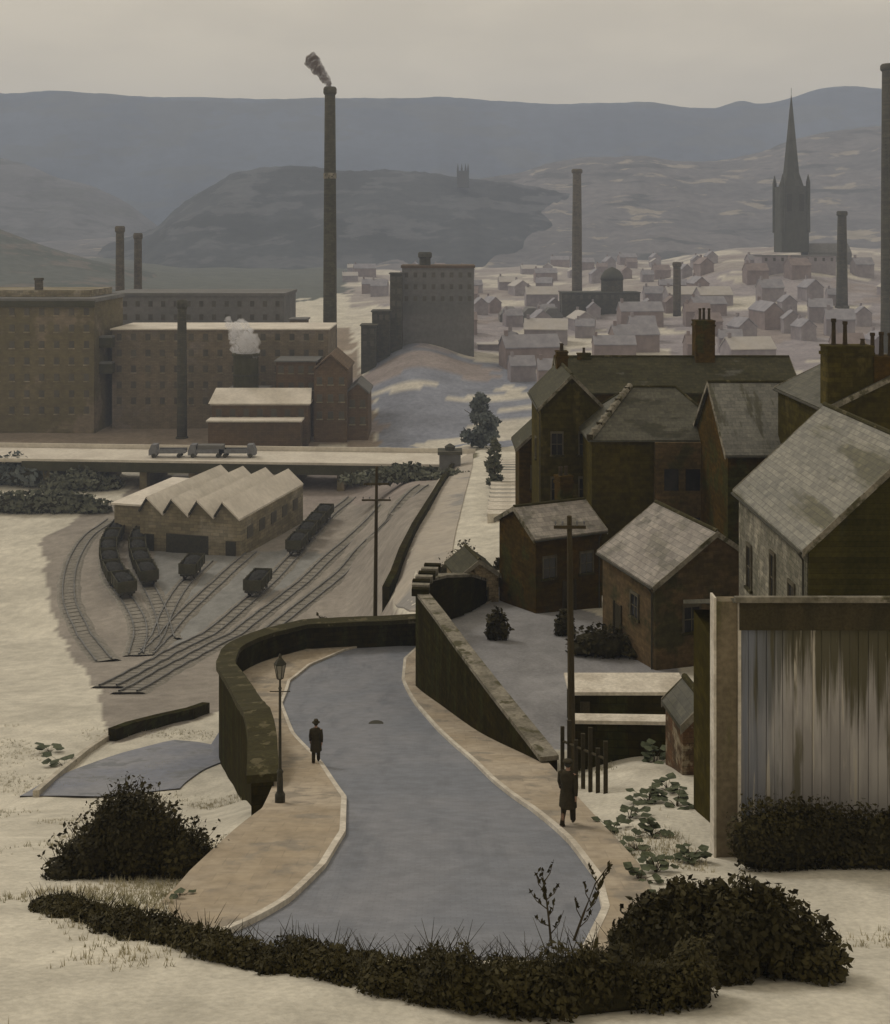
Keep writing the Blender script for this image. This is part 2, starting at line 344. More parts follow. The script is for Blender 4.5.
# colours of the ground, by where they lie
CREAM = (.57,.54,.465)
ZONES = [  # polygons in the survey's (px,y) frame, colour, depth range
 ([(40,540),(75,520),(112,505),(150,470),(300,470),(470,455),(450,490),(400,560),(388,600),(430,640),(205,720),(110,742),(100,690),(60,640),(48,590)], (.275,.25,.222), (60, 240)),
 ([(150,548),(240,552),(300,548),(330,555),(290,590),(230,610),(190,650),(160,640),(150,590)], (.235,.236,.23), (80, 240)),
 ([(300,470),(420,462),(440,480),(395,500),(330,505),(300,520)], (.27,.235,.215), (120, 250)),
 ([(-60,485),(-60,462),(480,450),(470,462),(430,474),(300,476),(100,470)], (.16,.15,.10), (190, 250)),
 ([(-200,250),(-200,460),(380,446),(345,300),(300,290),(200,285),(110,262)], (.25,.205,.16), (240, 480)),
 ([(368,335),(400,320),(480,330),(545,380),(545,440),(500,446),(455,446),(380,446),(372,400)], (.22,.235,.285), (225, 500)),
 ([(380,340),(380,240),(900,225),(1100,225),(1100,420),(560,440),(540,370)], (.30,.275,.288), (225, 2000)),
 ([(545,360),(545,340),(900,300),(900,420),(545,420)], (.285,.262,.28), (225, 2000)),
 ([(-600,0),(-600,320),(240,310),(330,296),(360,290),(360,0)], (.105,.115,.10), (480, 3300)),
 ([(350,320),(350,200),(1500,200),(1500,290),(600,298)], (.33,.30,.285), (600, 3300)),
 ([(430,588),(470,575),(520,580),(560,600),(660,640),(690,690),(600,720),(560,775),(520,760),(425,650)], (.25,.25,.262), (43.2, 88)),
]
def zone(x, y, z):
    px = CX+F*x/max(y, 5.); yy = EY+(ZC-z)*F/max(y, 5.)
    w = Vector((x*.08, y*.08, 1)); px += 9*noise.noise(w*2.2); yy += 5*noise.noise(w*1.7)
    c = CREAM
    for poly, col, (a, b) in ZONES:
        if a < y < b and inside((px, yy), poly): c = col
    if y > 225:    # pale lots and lanes between the roofs of the town
        n = noise.noise(Vector((x*.012, y*.022, 7))) + .5*noise.noise(Vector((x*.05, y*.09, 2)))
        if px > 345 and n > .22 and y < 1400: c = (.52,.49,.43)
        elif px > 345 and n < -.38: c = (.27,.235,.225)
    return c
def make_ground():
    cols = [-2400,-1700,-1200,-800,-500] + list(range(-300, -60, 16)) + list(range(-60, 950, 4)) + list(range(950, 1250, 16)) + [1300,1500,1900,2500,3300]
    rows = [-15,-10,-5,0,4,7,9,11,13]; d = 14.
    while d < 90: rows.append(d); d += .42
    while d < 250: rows.append(d); d += 1.3
    while d < 2800: rows.append(d); d *= 1.016
    rows += [2840]
    m = MB(); cl = []
    for d in rows:
        for px in cols:
            e = d+20. if d < 14 else d+20.*max(0., 1-(d-14)/60.)   # the fan opens a little behind the eye
            x = (px-CX)*e/F; z = G(x, d); m.v.append((x, d, z)); c = zone(x, d, z); cl += [c[0], c[1], c[2], 1.]
    n = len(cols)
    for i in range(len(rows)-1):
        for j in range(n-1): m.f.append((i*n+j, i*n+j+1, (i+1)*n+j+1, (i+1)*n+j))
    o = m.build('ground', MT['ground'], smooth=True); tag(o, kind='structure')
    a = o.data.color_attributes.new('zone', 'FLOAT_COLOR', 'POINT'); a.data.foreach_set('color', cl)
make_ground()

# ------------------------------------------------------------------ road platform, kerbs, pavements
def strip(name, A, B, material, dz, skirt=0., dA=0., dB=0.):
    m = MB(); rows = []; d = D0
    while d < D1: rows.append(d); d += .3
    def ok(d): return lerp_tab(B, d)+dB > lerp_tab(A, d)+dA+.02
    for a, b in zip(rows, rows[1:]):
        if not (ok(a) and ok(b)): continue
        z0, z1 = ZC-Hr(a)+dz, ZC-Hr(b)+dz
        xa0, xb0, xa1, xb1 = lerp_tab(A,a)+dA, lerp_tab(B,a)+dB, lerp_tab(A,b)+dA, lerp_tab(B,b)+dB
        m.quad((xa0,a,z0),(xb0,a,z0),(xb1,b,z1),(xa1,b,z1))
        if skirt:
            m.quad((xa1,b,z1),(xa1,b,z1-skirt),(xa0,a,z0-skirt),(xa0,a,z0)); m.quad((xb0,a,z0),(xb0,a,z0-skirt),(xb1,b,z1-skirt),(xb1,b,z1))
    if skirt:
        a = rows[0]; z0 = ZC-Hr(a)+dz; m.quad((lerp_tab(A,a)+dA,a,z0),(lerp_tab(A,a)+dA,a,z0-skirt),(lerp_tab(B,a)+dB,a,z0-skirt),(lerp_tab(B,a)+dB,a,z0))
    return tag(m.build(name, material), kind='structure')
strip('road', LO, RO, MT['tarmac'], 0., 3., .02, -.02)
strip('pavement', LO, LK, MT['pave'], .12, 3., 0, -.15)
strip('kerb', LK, LK, MT['kerb'], .13, .3, -.15, .02)
strip('pavement', RK, RO, MT['pave'], .12, 3., .15, 0)
strip('kerb', RK, RK, MT['kerb'], .13, .3, -.02, .15)

def ribbon(name, pts, width, material, dz=.05, step=.8, kind='structure', skirt=.4, followground=True):
    """a strip of road over the ground along world points (x, y[, H])"""
    m = MB(); P3 = [Vector((p[0], p[1], p[2] if len(p) > 2 else 0)) for p in pts]; line = []
    for i in range(len(P3)-1):
        p0 = P3[i-1] if i else 2*P3[0]-P3[1]; p1, p2 = P3[i], P3[i+1]; p3 = P3[i+2] if i+2 < len(P3) else 2*P3[-1]-P3[-2]
        k = max(2, int((p2-p1).length/step))
        for j in range(k):
            t = j/k; line.append(.5*((2*p1)+(p2-p0)*t+(2*p0-5*p1+4*p2-p3)*t*t+(3*p1-p0-3*p2+p3)*t**3))
    line.append(P3[-1]); prev = None
    for i, p in enumerate(line):
        t = (line[min(i+1, len(line)-1)]-line[max(i-1, 0)]); t.z = 0; t.normalize(); s = Vector((t.y, -t.x, 0)); row = []
        for q in (-.5, -.25, 0, .25, .5):
            a = p+s*width*q; z = G(a.x, a.y)+dz if followground else ZC-p.z+dz; row.append((a.x, a.y, z))
        if not followground or True:
            row = [(row[0][0], row[0][1], row[0][2]-skirt)]+row+[(row[-1][0], row[-1][1], row[-1][2]-skirt)]
        if prev:
            for q in range(len(row)-1): m.quad(prev[q], prev[q+1], row[q+1], row[q])
        prev = row
    o = m.build(name, material, smooth=True)
    if kind: tag(o, kind=kind)
    return o, line
MT['lane'] = mat('blue_grey_lane', (.20,.215,.26), (.26,.265,.29), .25, c3=(.18,.19,.21), s3=.5, fine=.12)
MT['lower_road'] = mat('dusty_lower_road', (.40,.36,.31), (.34,.31,.27), .1, c3=(.25,.24,.23), s3=.08, fine=.12)
Q = [hit(100,798), hit(118,783), hit(142,769), hit(174,757), hit(220,747)]
ribbon('lane', [(q.x, q.y) for q in Q], 7.6, MT['lane'], .08)
MT['pale_kerb_wall'] = mat('pale_worn_kerb_wall', (.50,.46,.39), (.36,.33,.27), .8)
ribbon('lower_road', [(-1.6,73),(1.2,77.5),(1.4,84),(-.6,92),(-2.,102),(-1.7,120),(-.6,145),(1.2,180),(2.6,210),(3.2,236)], 5.4, MT['lower_road'], .15, 1.5)

# ------------------------------------------------------------------ free-standing walls along a line
def wall_line(name, label, pts, thick, material, cop=None, cap_h=.22, cap_over=.07, parent_mat=None, cat='wall', courses=False):
    """pts: (x, y, ztop, zbot); one thing with a wall part and a coping part"""
    o = thing(name, label, cat, (pts[0][0], pts[0][1], pts[0][3])); ox = Vector(o.location)
    def sweep(th, top, bot):
        m = MB(); prev = None
        for i, p in enumerate(pts):
            a = pts[max(i-1, 0)]; b = pts[min(i+1, len(pts)-1)]; t = Vector((b[0]-a[0], b[1]-a[1], 0)).normalized(); s = Vector((t.y, -t.x, 0))*th/2
            c = Vector((p[0], p[1], 0)); z1, z0 = top(p), bot(p)
            row = [c-s+Vector((0,0,z0)), c-s+Vector((0,0,z1)), c+s+Vector((0,0,z1)), c+s+Vector((0,0,z0))]; row = [q-ox for q in row]
            if prev:
                for k in range(3): m.quad(prev[k], row[k], row[k+1], prev[k+1])
                m.quad(prev[3], row[3], row[0], prev[0])
            else: m.quad(*row[::-1])
            prev = row
        m.quad(*prev); return m
    sweep(thick, lambda p: p[2], lambda p: p[3]).build('masonry', material, o)
    if cop: sweep(thick+2*cap_over, lambda p: p[2]+cap_h, lambda p: p[2]+.002).build('coping', cop, o)
    return o
def resample(pts, step):
    out = []
    for a, b in zip(pts, pts[1:]):
        k = max(1, int(math.hypot(b[0]-a[0], b[1]-a[1])/step))
        for j in range(k):
            t = j/k; out.append(tuple(a[i]+(b[i]-a[i])*t for i in range(len(a))))
    out.append(tuple(pts[-1])); return out
# outer wall of the bend (left): from the near end by the lamp round to the far right
wl = []
d = 36.5
while d < 73.4: wl.append((lerp_tab(LO, d)-.3, d)); d += .55
wl = wl[::1]
# rebuild with arc-length smoothing so the sharp far turn stays round
pts = []
for i, (x, y) in enumerate(wl):
    a = wl[max(0, i-2):i+3]; pts.append((sum(p[0] for p in a)/len(a), sum(p[1] for p in a)/len(a)))
pts.append((-1.15, 74.3)); pts.append((-.2, 74.6))
pts = resample(pts, .6)
outer = []
for i, (x, y) in enumerate(pts):
    t = min(1, i/14.); top = ZC-Hr(y)+.25+1.3*t + .05*noise.noise(Vector((x, y, 0)))
    outer.append((x, y, top, min(G(x-.9, y), G(x, y+.8), G(x-.9, y+.9), ZC-Hr(y))-1.2))
wall_line('boundary_wall', 'long dark curved stone wall around the outside of the road bend', outer, .75, MT['stone_wall'], MT['coping_dark'], .28, .16)
# tall retaining wall on the inside of the bend
rw = [(3.95,41.6,ZC-19.7,ZC-21), (3.62,43,ZC-19.75,ZC-21.5), (2.3,48.4,ZC-20.0,ZC-23.5), (.95,54,ZC-20.2,ZC-25.5), (-.35,59.4,ZC-20.3,ZC-27), (-1.4,63.8,ZC-20.5,ZC-28),
      (-1.45,66.2,ZC-20.6,ZC-28.5), (-.2,69.2,ZC-21.2,ZC-29), (1.4,72,ZC-22,ZC-29.5), (3.1,77,ZC-24,ZC-30), (4.2,86,ZC-26,ZC-31)]
wall_line('retaining_wall', 'tall black wedge shaped retaining wall inside the road bend', resample(rw, .8), .62, MT['stone_wall'], MT['coping'], .18, .06)
# stone blocks stepping up the coping of the retaining wall, and its top end
st = thing('step_block_row', 'row of pale and dark stepped blocks at the far top of the retaining wall', 'stone blocks', (-1.4, 64, ZC-20.3))
for i in range(7):
    b = MB().box(-.5,.5,-.2,.2,0,.42); ob = b.build('block', MT['coping'] if i % 2 else MT['stone_wall'], st); ob.location = (.0+(.0 if i < 3 else .16*(i-2)), .62*i-.8, -.12+.05*i); ob.rotation_euler = (0,0,-.1)

# low dark wall on the bank beside the lower road
lw = [hit(*q) for q in ((392,596),(400,580),(408,556),(420,530),(436,502),(447,482),(456,468))]
lw = resample([(q.x-.6, q.y, q.z+.9, q.z-2.5) for q in lw], 3)
wall_line('low_wall', 'low dark wall along the left edge of the lower road', lw, .7, MT['stone_wall'])

lw2 = [hit(*q) for q in ((112,741),(130,734),(160,726),(190,719),(206,713))]
wall_line('low_wall', 'low dark wall between the lane and the rail yard, left of the curved wall', resample([(q.x, q.y, q.z+.75, q.z-1.5) for q in lw2], 2), .55, MT['stone_wall'])

lw3 = [hit(*q) for q in ((36,797),(62,774),(88,753),(112,737))]
wall_line('low_wall', 'thin pale kerb wall along the left side of the blue grey lane', resample([(q.x, q.y, q.z+.32, q.z-.8) for q in lw3], 1.5), .3, MT['pale_kerb_wall'])

# ------------------------------------------------------------------ hills
def hill(name, D, sil, base_y, material, amp=1.2, seed=0, fr=.03, front=.72, rough=0.):
    m = MB(); cols = []; px = -900
    while px <= 1900: cols.append(px); px += 5 if -60 < px < 950 else 25
    T = [0,.05,.1,.16,.23,.31,.4,.5,.6,.7,.79,.87,.93,.97,1.,1.02,1.05,1.09]; n = len(cols)
    for t in T:
        for px in cols:
            top = smooth_tab(sil, px) + amp*noise.noise(Vector((px*fr, seed, 0))) + amp*.6*noise.noise(Vector((px*fr*3.7, seed, 4))) + rough*noise.noise(Vector((px*.31, seed, 9)))
            zt = ZC-(top-EY)*D/F; zb = min(ZC-(base_y-EY)*D*front/F, zt-4)
            if t <= 1:
                d = D*(front+(1-front)*t); s = t**1.25; z = zb+(zt-zb)*s
                z += math.sin(PI*t)*(zt-zb)*.10*(noise.noise(Vector((px*.012, t*3, seed+2)))+.6*noise.noise(Vector((px*.04, t*7, seed+5))))
            else: d = D*t; z = zt-(zt-zb)*(t-1)*3.2
            m.v.append(((px-CX)*D/F*(.85+.15*min(t,1.)), d, z))
    for i in range(len(T)-1):
        for j in range(n-1): m.f.append((i*n+j, i*n+j+1, (i+1)*n+j+1, (i+1)*n+j))
    return tag(m.build(name, material, smooth=True), kind='structure')
def hillmat(name, c1, c2, c3, s=.004, st=(1,1,6), lo3=.52, hi3=.58, c4=None):
    m, nt, N, L, b = nodes(name); tc = N.new('ShaderNodeTexCoord'); oc = tc.outputs['Object']
    col = mixrgb(nt, noise_f(nt, oc, s, st, lo=.42, hi=.58, detail=6), c1, c2)
    col = mixrgb(nt, noise_f(nt, oc, s*2.6, st, lo=lo3, hi=hi3, detail=6), col, c3)
    if c4: col = mixrgb(nt, noise_f(nt, oc, s*1.7, (1,1,8), lo=.56, hi=.62, detail=6), col, c4)
    ff = noise_f(nt, oc, s*14, (1,1,2), lo=.2, hi=.8); mr = N.new('ShaderNodeMapRange'); L.new(ff, mr.inputs[0]); mr.inputs[3].default_value = .78; mr.inputs[4].default_value = 1.22
    col = mixrgb(nt, 1., col, mr.outputs[0], 'MULTIPLY')
    L.new(col, b.inputs['Base Color']); b.inputs['Roughness'].default_value = 1; b.inputs['Specular IOR Level'].default_value = .05
    return m
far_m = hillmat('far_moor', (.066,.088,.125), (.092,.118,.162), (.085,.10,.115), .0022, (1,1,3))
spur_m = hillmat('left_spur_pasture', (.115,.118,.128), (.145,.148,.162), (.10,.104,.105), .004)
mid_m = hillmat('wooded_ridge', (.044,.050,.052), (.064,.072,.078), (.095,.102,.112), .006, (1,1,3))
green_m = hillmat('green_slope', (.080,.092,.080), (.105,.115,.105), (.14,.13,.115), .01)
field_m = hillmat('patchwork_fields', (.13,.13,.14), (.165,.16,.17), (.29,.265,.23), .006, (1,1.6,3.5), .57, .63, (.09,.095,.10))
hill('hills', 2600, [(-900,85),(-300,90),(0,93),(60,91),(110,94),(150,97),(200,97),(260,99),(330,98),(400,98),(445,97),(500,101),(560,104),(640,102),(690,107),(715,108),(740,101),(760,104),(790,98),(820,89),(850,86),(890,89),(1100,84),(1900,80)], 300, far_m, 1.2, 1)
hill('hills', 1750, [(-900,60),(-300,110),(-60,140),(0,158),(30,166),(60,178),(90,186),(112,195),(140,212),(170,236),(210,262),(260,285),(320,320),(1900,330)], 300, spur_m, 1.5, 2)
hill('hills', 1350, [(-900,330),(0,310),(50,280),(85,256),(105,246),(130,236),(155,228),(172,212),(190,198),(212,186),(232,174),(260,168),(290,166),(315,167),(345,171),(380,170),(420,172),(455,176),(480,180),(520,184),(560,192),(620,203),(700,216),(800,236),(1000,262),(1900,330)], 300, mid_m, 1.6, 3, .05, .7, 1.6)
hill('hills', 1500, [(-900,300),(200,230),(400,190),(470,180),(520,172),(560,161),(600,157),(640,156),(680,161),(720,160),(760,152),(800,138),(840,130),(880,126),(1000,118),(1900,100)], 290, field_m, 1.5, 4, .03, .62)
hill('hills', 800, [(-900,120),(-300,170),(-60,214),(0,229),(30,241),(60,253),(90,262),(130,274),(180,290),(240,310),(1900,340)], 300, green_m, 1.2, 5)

# ------------------------------------------------------------------ foliage
def leaves(m, blobs, n, size, rnd, flat=.0, shell=.55):
    tot = sum(b[1][0]*b[1][1]+b[1][1]*b[1][2]+b[1][0]*b[1][2] for b in blobs)
    for c, r in blobs:
        k = int(n*(r[0]*r[1]+r[1]*r[2]+r[0]*r[2])/tot)
        for _ in range(k):
            v = Vector((rnd.gauss(0,1), rnd.gauss(0,1), rnd.gauss(0,1))).normalized(); q = shell+(1.08-shell)*rnd.random()**.6
            p = Vector((c[0]+v.x*r[0]*q, c[1]+v.y*r[1]*q, c[2]+v.z*r[2]*q))
            a = Vector((rnd.gauss(0,1), rnd.gauss(0,1), rnd.gauss(0,.7))).normalized(); w = a.cross(v+Vector((0,0,.3)));
            if w.length < .05: continue
            w.normalize(); s = size*(.4+1.3*rnd.random()**1.6)
            m.quad(p-a*s, p-w*s*.55, p+a*s, p+w*s*.55)
def bush(name, label, cat, px, y, w, h, material, n=900, size=None, seed=1, depth=.8, group=None, d=None, lumps=9, top_shape=None, base=None):
    """w,h in metres, foot where the ground is seen at (px,y)"""
    rnd = random.Random(seed); b = base or (hit(px, y) if d is None else Vector(((px-CX)*d/F, d, G((px-CX)*d/F, d))))
    o = thing(name, label, cat, b, 0, group); bl = []
    for i in range(lumps):
        t = i/(max(1, lumps-1))*2-1; hh = h*(top_shape(t) if top_shape else (1-.45*t*t))*(.8+.3*rnd.random())
        rz = hh*.5; bl.append(((t*w*.42, (rnd.random()-.5)*w*.3*depth, rz*.95), (w/lumps*1.35+.05*w, w*.28*depth+.05, rz)))
    m = MB(); leaves(m, bl, n, size or h*.07, rnd)
    for k in range(min(500, n//14)):
        c, r_ = rnd.choice(bl); a = rnd.random()*6.3; el = rnd.uniform(.3,1.5); q = Vector((math.cos(a)*math.cos(el), math.sin(a)*math.cos(el), math.sin(el))); p = Vector(c)+Vector((q.x*r_[0], q.y*r_[1], q.z*r_[2]))*.9
        e = (q+Vector((rnd.uniform(-.4,.4), 0, .4)))*h*rnd.uniform(.04,.13); w_ = Vector((.004*h,0,0)); m.quad(p-w_, p+w_, p+e+w_*.3, p+e-w_*.3); leaves(m, [((p+e)[:], (.05*h,.05*h,.05*h))], 3, size or h*.05, rnd)
    m.build('foliage', material, o)
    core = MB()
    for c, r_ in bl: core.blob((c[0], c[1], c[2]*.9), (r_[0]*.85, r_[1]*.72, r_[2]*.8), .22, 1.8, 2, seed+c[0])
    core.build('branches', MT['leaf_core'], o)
    return o
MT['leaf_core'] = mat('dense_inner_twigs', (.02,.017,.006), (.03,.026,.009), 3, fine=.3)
def tree(name, label, px, y, h, w, material, n=900, seed=1, d=None, group=None, pointed=0., size=None, low=.25, cat='tree'):
    rnd = random.Random(seed); b = hit(px, y) if d is None else Vector(((px-CX)*d/F, d, G((px-CX)*d/F, d)))
    o = thing(name, label, cat, b, rnd.random()*6, group)
    t = MB(); t.tube([(0,0,-.5),(0,0,h*.3),(.03*w,0,h*.55),(0,0,h*.8)], [h*.03,h*.024,h*.016,h*.006], 7)
    for k in range(6):
        a = k*2.4+rnd.random(); z = h*(.3+.07*k); t.tube([(0,0,z),(math.cos(a)*w*.2,math.sin(a)*w*.2,z+h*.1),(math.cos(a)*w*.36,math.sin(a)*w*.36,z+h*.18)], [h*.013,h*.008,h*.004], 5)
    t.build('trunk', MT['bark'], o); bl = []
    for i in range(24):
        z = low+(.92-low)*rnd.random(); wd = (1-pointed)*math.sin(PI*min(1,(z-low+.12)/(1.05-low)))**.6+pointed*(1-(z-low)/(1-low)); a = rnd.random()*6.3; q = w*.36*wd*rnd.random()**.5
        rr = w*(.10+.09*rnd.random())*(.5+.6*wd); bl.append(((math.cos(a)*q, math.sin(a)*q, z*h), (rr, rr, rr*.85)))
    bl.append(((0,0,h*.93), (w*.1*(1.6-pointed), w*.1*(1.6-pointed), h*.08)))
    m = MB(); leaves(m, bl, n, size or h*.05, rnd, shell=.3); m.build('crown', material, o); return o

# ------------------------------------------------------------------ houses
def window_part(o, face, u, z, w, h, hw, hl, sill=True):
    """face: 'L','R' (eave sides x=-/+hw), 'F','B' (gables y=-/+hl); u along the face"""
    rot = {'F': 0, 'R': PI/2, 'B': PI, 'L': -PI/2}[face]; off = hl if face in 'FB' else hw
    M_ = Matrix.Rotation(rot, 4, 'Z')
    def bx(mb, x0, x1, y0, y1, z0, z1): mb.box(x0, x1, y0, y1, z0, z1, M_)
    f = MB()
    t = .09
    for a in ((u-w/2-t, u-w/2, z, z+h), (u+w/2, u+w/2+t, z, z+h), (u-w/2-t, u+w/2+t, z+h, z+h+.16)): bx(f, a[0], a[1], -off-.09, -off+.02, a[2], a[3])
    bx(f, u-.02, u+.02, -off-.04, -off+.02, z, z+h); bx(f, u-w/2, u+w/2, -off-.045, -off+.02, z+h*.5-.025, z+h*.5+.025)
    fr = f.build('window', MT['sash'], o)
    g = MB(); bx(g, u-w/2, u+w/2, -off-.015, -off+.02, z+.001, z+h-.001); g.build('pane', MT['glass'], fr)
    if sill: s = MB(); bx(s, u-w/2-.16, u+w/2+.16, -off-.16, -off+.02, z-.13, z-.002); s.build('sill', MT['coping_dark'], fr)
def door_part(o, face, u, z, w, h, hw, hl):
    rot = {'F': 0, 'R': PI/2, 'B': PI, 'L': -PI/2}[face]; off = hl if face in 'FB' else hw; M_ = Matrix.Rotation(rot, 4, 'Z')
    f = MB(); f.box(u-w/2, u+w/2, -off-.03, -off+.02, z, z+h, M_)
    for k in (-1, 1): f.box(u+k*w/2-.05, u+k*w/2+.05, -off-.08, -off+.02, z, z+h+.1, M_)
    dd = f.build('door', MT['wood_dark'], o)
    MB().box(u+w*.32, u+w*.38, -off-.09, -off-.03, z+1., z+1.06, M_).build('handle', MT['iron'], dd)
def chimney_part(o, x, y, z0, z1, w, l, pots, material, pot_h=.8, pr=.13):
    c = MB().box(x-w/2, x+w/2, y-l/2, y+l/2, z0, z1)
    c.box(x-w/2-.07, x+w/2+.07, y-l/2-.07, y+l/2+.07, z1-.45, z1-.27); c.box(x-w/2-.05, x+w/2+.05, y-l/2-.05, y+l/2+.05, z1+.002, z1+.12)
    ch = c.build('chimney', material, o)
    for i, (px_, py_, hh) in enumerate(pots):
        MB().lathe([(pr*1.25, z1+.12), (pr, z1+.25), (pr*.85, z1+.12+hh*.85), (pr*1.15, z1+.12+hh*.88), (pr*1.1, z1+.12+hh), (pr*.7, z1+.12+hh), (pr*.7, z1+.2)], (x+px_, y+py_), 10).build('chimney_pot', MT['pot'], ch)
    return ch
def house(name, label, loc, rz, w, l, eave, rise, wm, rm, skirt=3., over=.3, wins=(), doors=(), chims=(), hip=False, cat='house', group=None, ridge=True, barge=True):
    o = thing(name, label, cat, loc, rz, group); hw, hl = w/2, l/2
    m = MB()
    if hip: m.box(-hw, hw, -hl, hl, -skirt, eave)
    else: m.prism([(-hw,-skirt),(hw,-skirt),(hw,eave),(0,eave+rise),(-hw,eave)], -hl, hl)
    m.build('wall', wm, o)
    t = .14; k = rise/hw; e = over; ro = MB(); zt = .03
    if hip:
        ze = eave+zt-k*e; hi = hl-hw*.9
        A = [(-hw-e,-hl-e,ze),(hw+e,-hl-e,ze),(hw+e,hl+e,ze),(-hw-e,hl+e,ze)]; R0 = (0,-hi,eave+rise+zt); R1 = (0,hi,eave+rise+zt)
        ro.quad(A[1],A[2],R1,R0); ro.quad(A[3],A[0],R0,R1); ro.tri(A[0],A[1],R0); ro.tri(A[2],A[3],R1)
        B = [(p[0],p[1],p[2]-t) for p in A]
        for i in range(4): j = (i+1)%4; ro.quad(B[i],B[j],A[j],A[i])
        ro.quad(*B[::-1])
        r_ = ro.build('roof', rm, o)
        cp = MB(); cp.tube([R0, R1], .11, 6)
        for a, b in ((A[0],R0),(A[1],R0),(A[2],R1),(A[3],R1)): cp.tube([a, b], .10, 6)
        cp.build('ridge_tile', MT['coping_dark'], r_)
    else:
        for s in (-1, 1):
            p = [(0, eave+rise+zt), (s*(hw+e), eave-k*e+zt), (s*(hw+e), eave-k*e+zt+t), (0, eave+rise+zt+t*1.3)]
            if s < 0: p = p[::-1]
            ro.prism(p, -hl-e*.8, hl+e*.8)
        r_ = ro.build('roof', rm, o)
        if ridge: MB().tube([(0,-hl-e*.8-.02,eave+rise+zt+t*1.2),(0,hl+e*.8+.02,eave+rise+zt+t*1.2)], .12, 8).build('ridge_tile', MT['coping_dark'], r_)
        if loc[1] < 90 and w > 4:
            for s in (-1, 1): MB().tube([(s*(hw+e+.06), -hl-e*.7, eave-k*e+.06), (s*(hw+e+.06), hl+e*.7, eave-k*e+.04)], .065, 6).build('gutter', MT['iron'], o)
            MB().tube([(-hw-e-.04,-hl+.25,eave-k*e), (-hw-.08,-hl+.25,eave-k*e-.35), (-hw-.08,-hl+.25,-1)], .045, 6).build('drainpipe', MT['iron'], o)
        if barge:
            for q in (-1, 1):
                bb = MB(); y0 = q*(hl+e*.8); ys = sorted((y0+q*.002, y0+q*.06))
                for s in (-1, 1):
                    p = [(0, eave+rise+.22), (s*(hw+e), eave-k*e+.22), (s*(hw+e), eave-k*e-.10), (0, eave+rise-.10)]
                    if s > 0: p = p[::-1]
                    bb.prism(p, ys[0], ys[1])
                bb.build('bargeboard', MT['coping'], r_)
    for wv in wins: window_part(o, *wv, hw, hl)
    for dv in doors: door_part(o, *dv, hw, hl)
    for cv in chims: chimney_part(o, *cv)
    return o
def at(d, x, H): return Vector((x, d, ZC-H))

# D: the big pale streaky roof
GH = 20.2
house('stone_house', 'pale stone gabled house under the big streaked grey slate roof', at(50.2,19.2,GH), 0, 8.8, 10.4, GH-12.6, 4.1, MT['stone_pale'], MT['slate_grey'],
      wins=[('L',3.3,3.6,.7,1.9),('L',0.6,3.9,.6,2.1),('L',-3.2,3.3,.7,2.0),('F',-2.2,4.4,.9,1.6),('F',1.4,4.4,.9,1.6)], over=.25)
dk = [o_ for o_ in bpy.data.objects if o_.name == 'stone_house'][0]
MB().prism([(-4.36,-1),(4.36,-1),(4.36,GH-12.6),(0,GH-8.5),(-4.36,GH-12.6)], -5.36, -5.205).build('gable_shade_sheet', MT['gable'], dk)  # dark sheet added over the stone, shade painted on the side facing the eye
# C: small house with pale mauve roof, near the telegraph pole
u = Vector((-.29,.957,0)); v = Vector((.957,.29,0)); c0 = Vector((10.9,57,0))+u*3.2+v*3.5
house('brick_house', 'small brick house with smooth mauve grey roof, gable turned to the right', (c0.x,c0.y,ZC-22.4), math.atan2(.29,.957), 7., 6.4, 4.5, 2.4, MT['brick_brown'], MT['slate_pale'],
      wins=[('L',0.9,2.1,.8,1.2),('F',-1.4,1.9,.9,1.3)], doors=[('L',-1.2,.0,.9,2.1)], over=.25)
# B: low house with pale sloping roof by the terrace street
house('corner_house', 'dark corner house with pale grey roof where the street narrows', (7.1,74.6,ZC-24.6), R(24)+PI/2, 5.2, 5.0, 5.3, 1.3, MT['brick_dark'], MT['slate_pale'],
      wins=[('L',-1.5,2.6,.9,1.3),('L',1.3,2.6,.9,1.3),('F',.3,2.6,.8,1.2)], doors=[('L',0,.1,.9,2.1)], chims=[(1.4,-1.9,5.8,8.1,.8,1.,[(0,-.2,.6),(0,.25,.6)],MT['brick_dark'])], over=.3)
# A1: hipped tall house with a brown brick front wing and blocks along the hip
o = house('hipped_house', 'tall dark three storey house with hipped slate roof and a dotted pale hip', (15.4,81.6,ZC-26.0), PI/2, 7.4, 10., 12.1, 3.0, MT['stone_green'], MT['slate_dark'], hip=True,
      wins=[('L',a,b,.8,1.4) for a in (2.9,4.1,1.5) for b in (8.6,5.2)], over=.3)
MB().box(-4.3,-3.72,-4.9,.6,-2,11.75).build('brick_wing', MT['brick_brown'], o)
w_ = [c for c in kids(o) if c.name.startswith('brick_wing')][0]
for a in (-3.6,-2.0,-.5):
    for z_ in (8.4,5.0):
        MB().box(-4.36,-4.29,a-.5,a+.5,z_,z_+1.5).build('window', MT['glass'], w_)
for i in range(9):
    t = (i+.3)/9.; b_ = MB().box(-.20,.20,-.2,.2,-.1,.26); b_.build('hip_block', MT['coping'] if i % 2 else MT['wood_dark'], o).location = (-4.0+4.0*t, 5.3-(5.3-1.67)*t, 11.9+3.25*t)
m = MB(); m.tube([(-3.9,5.15,11.98),(0,1.67,15.2)], .26, 6); m.build('hip_flashing', MT['coping'], o)
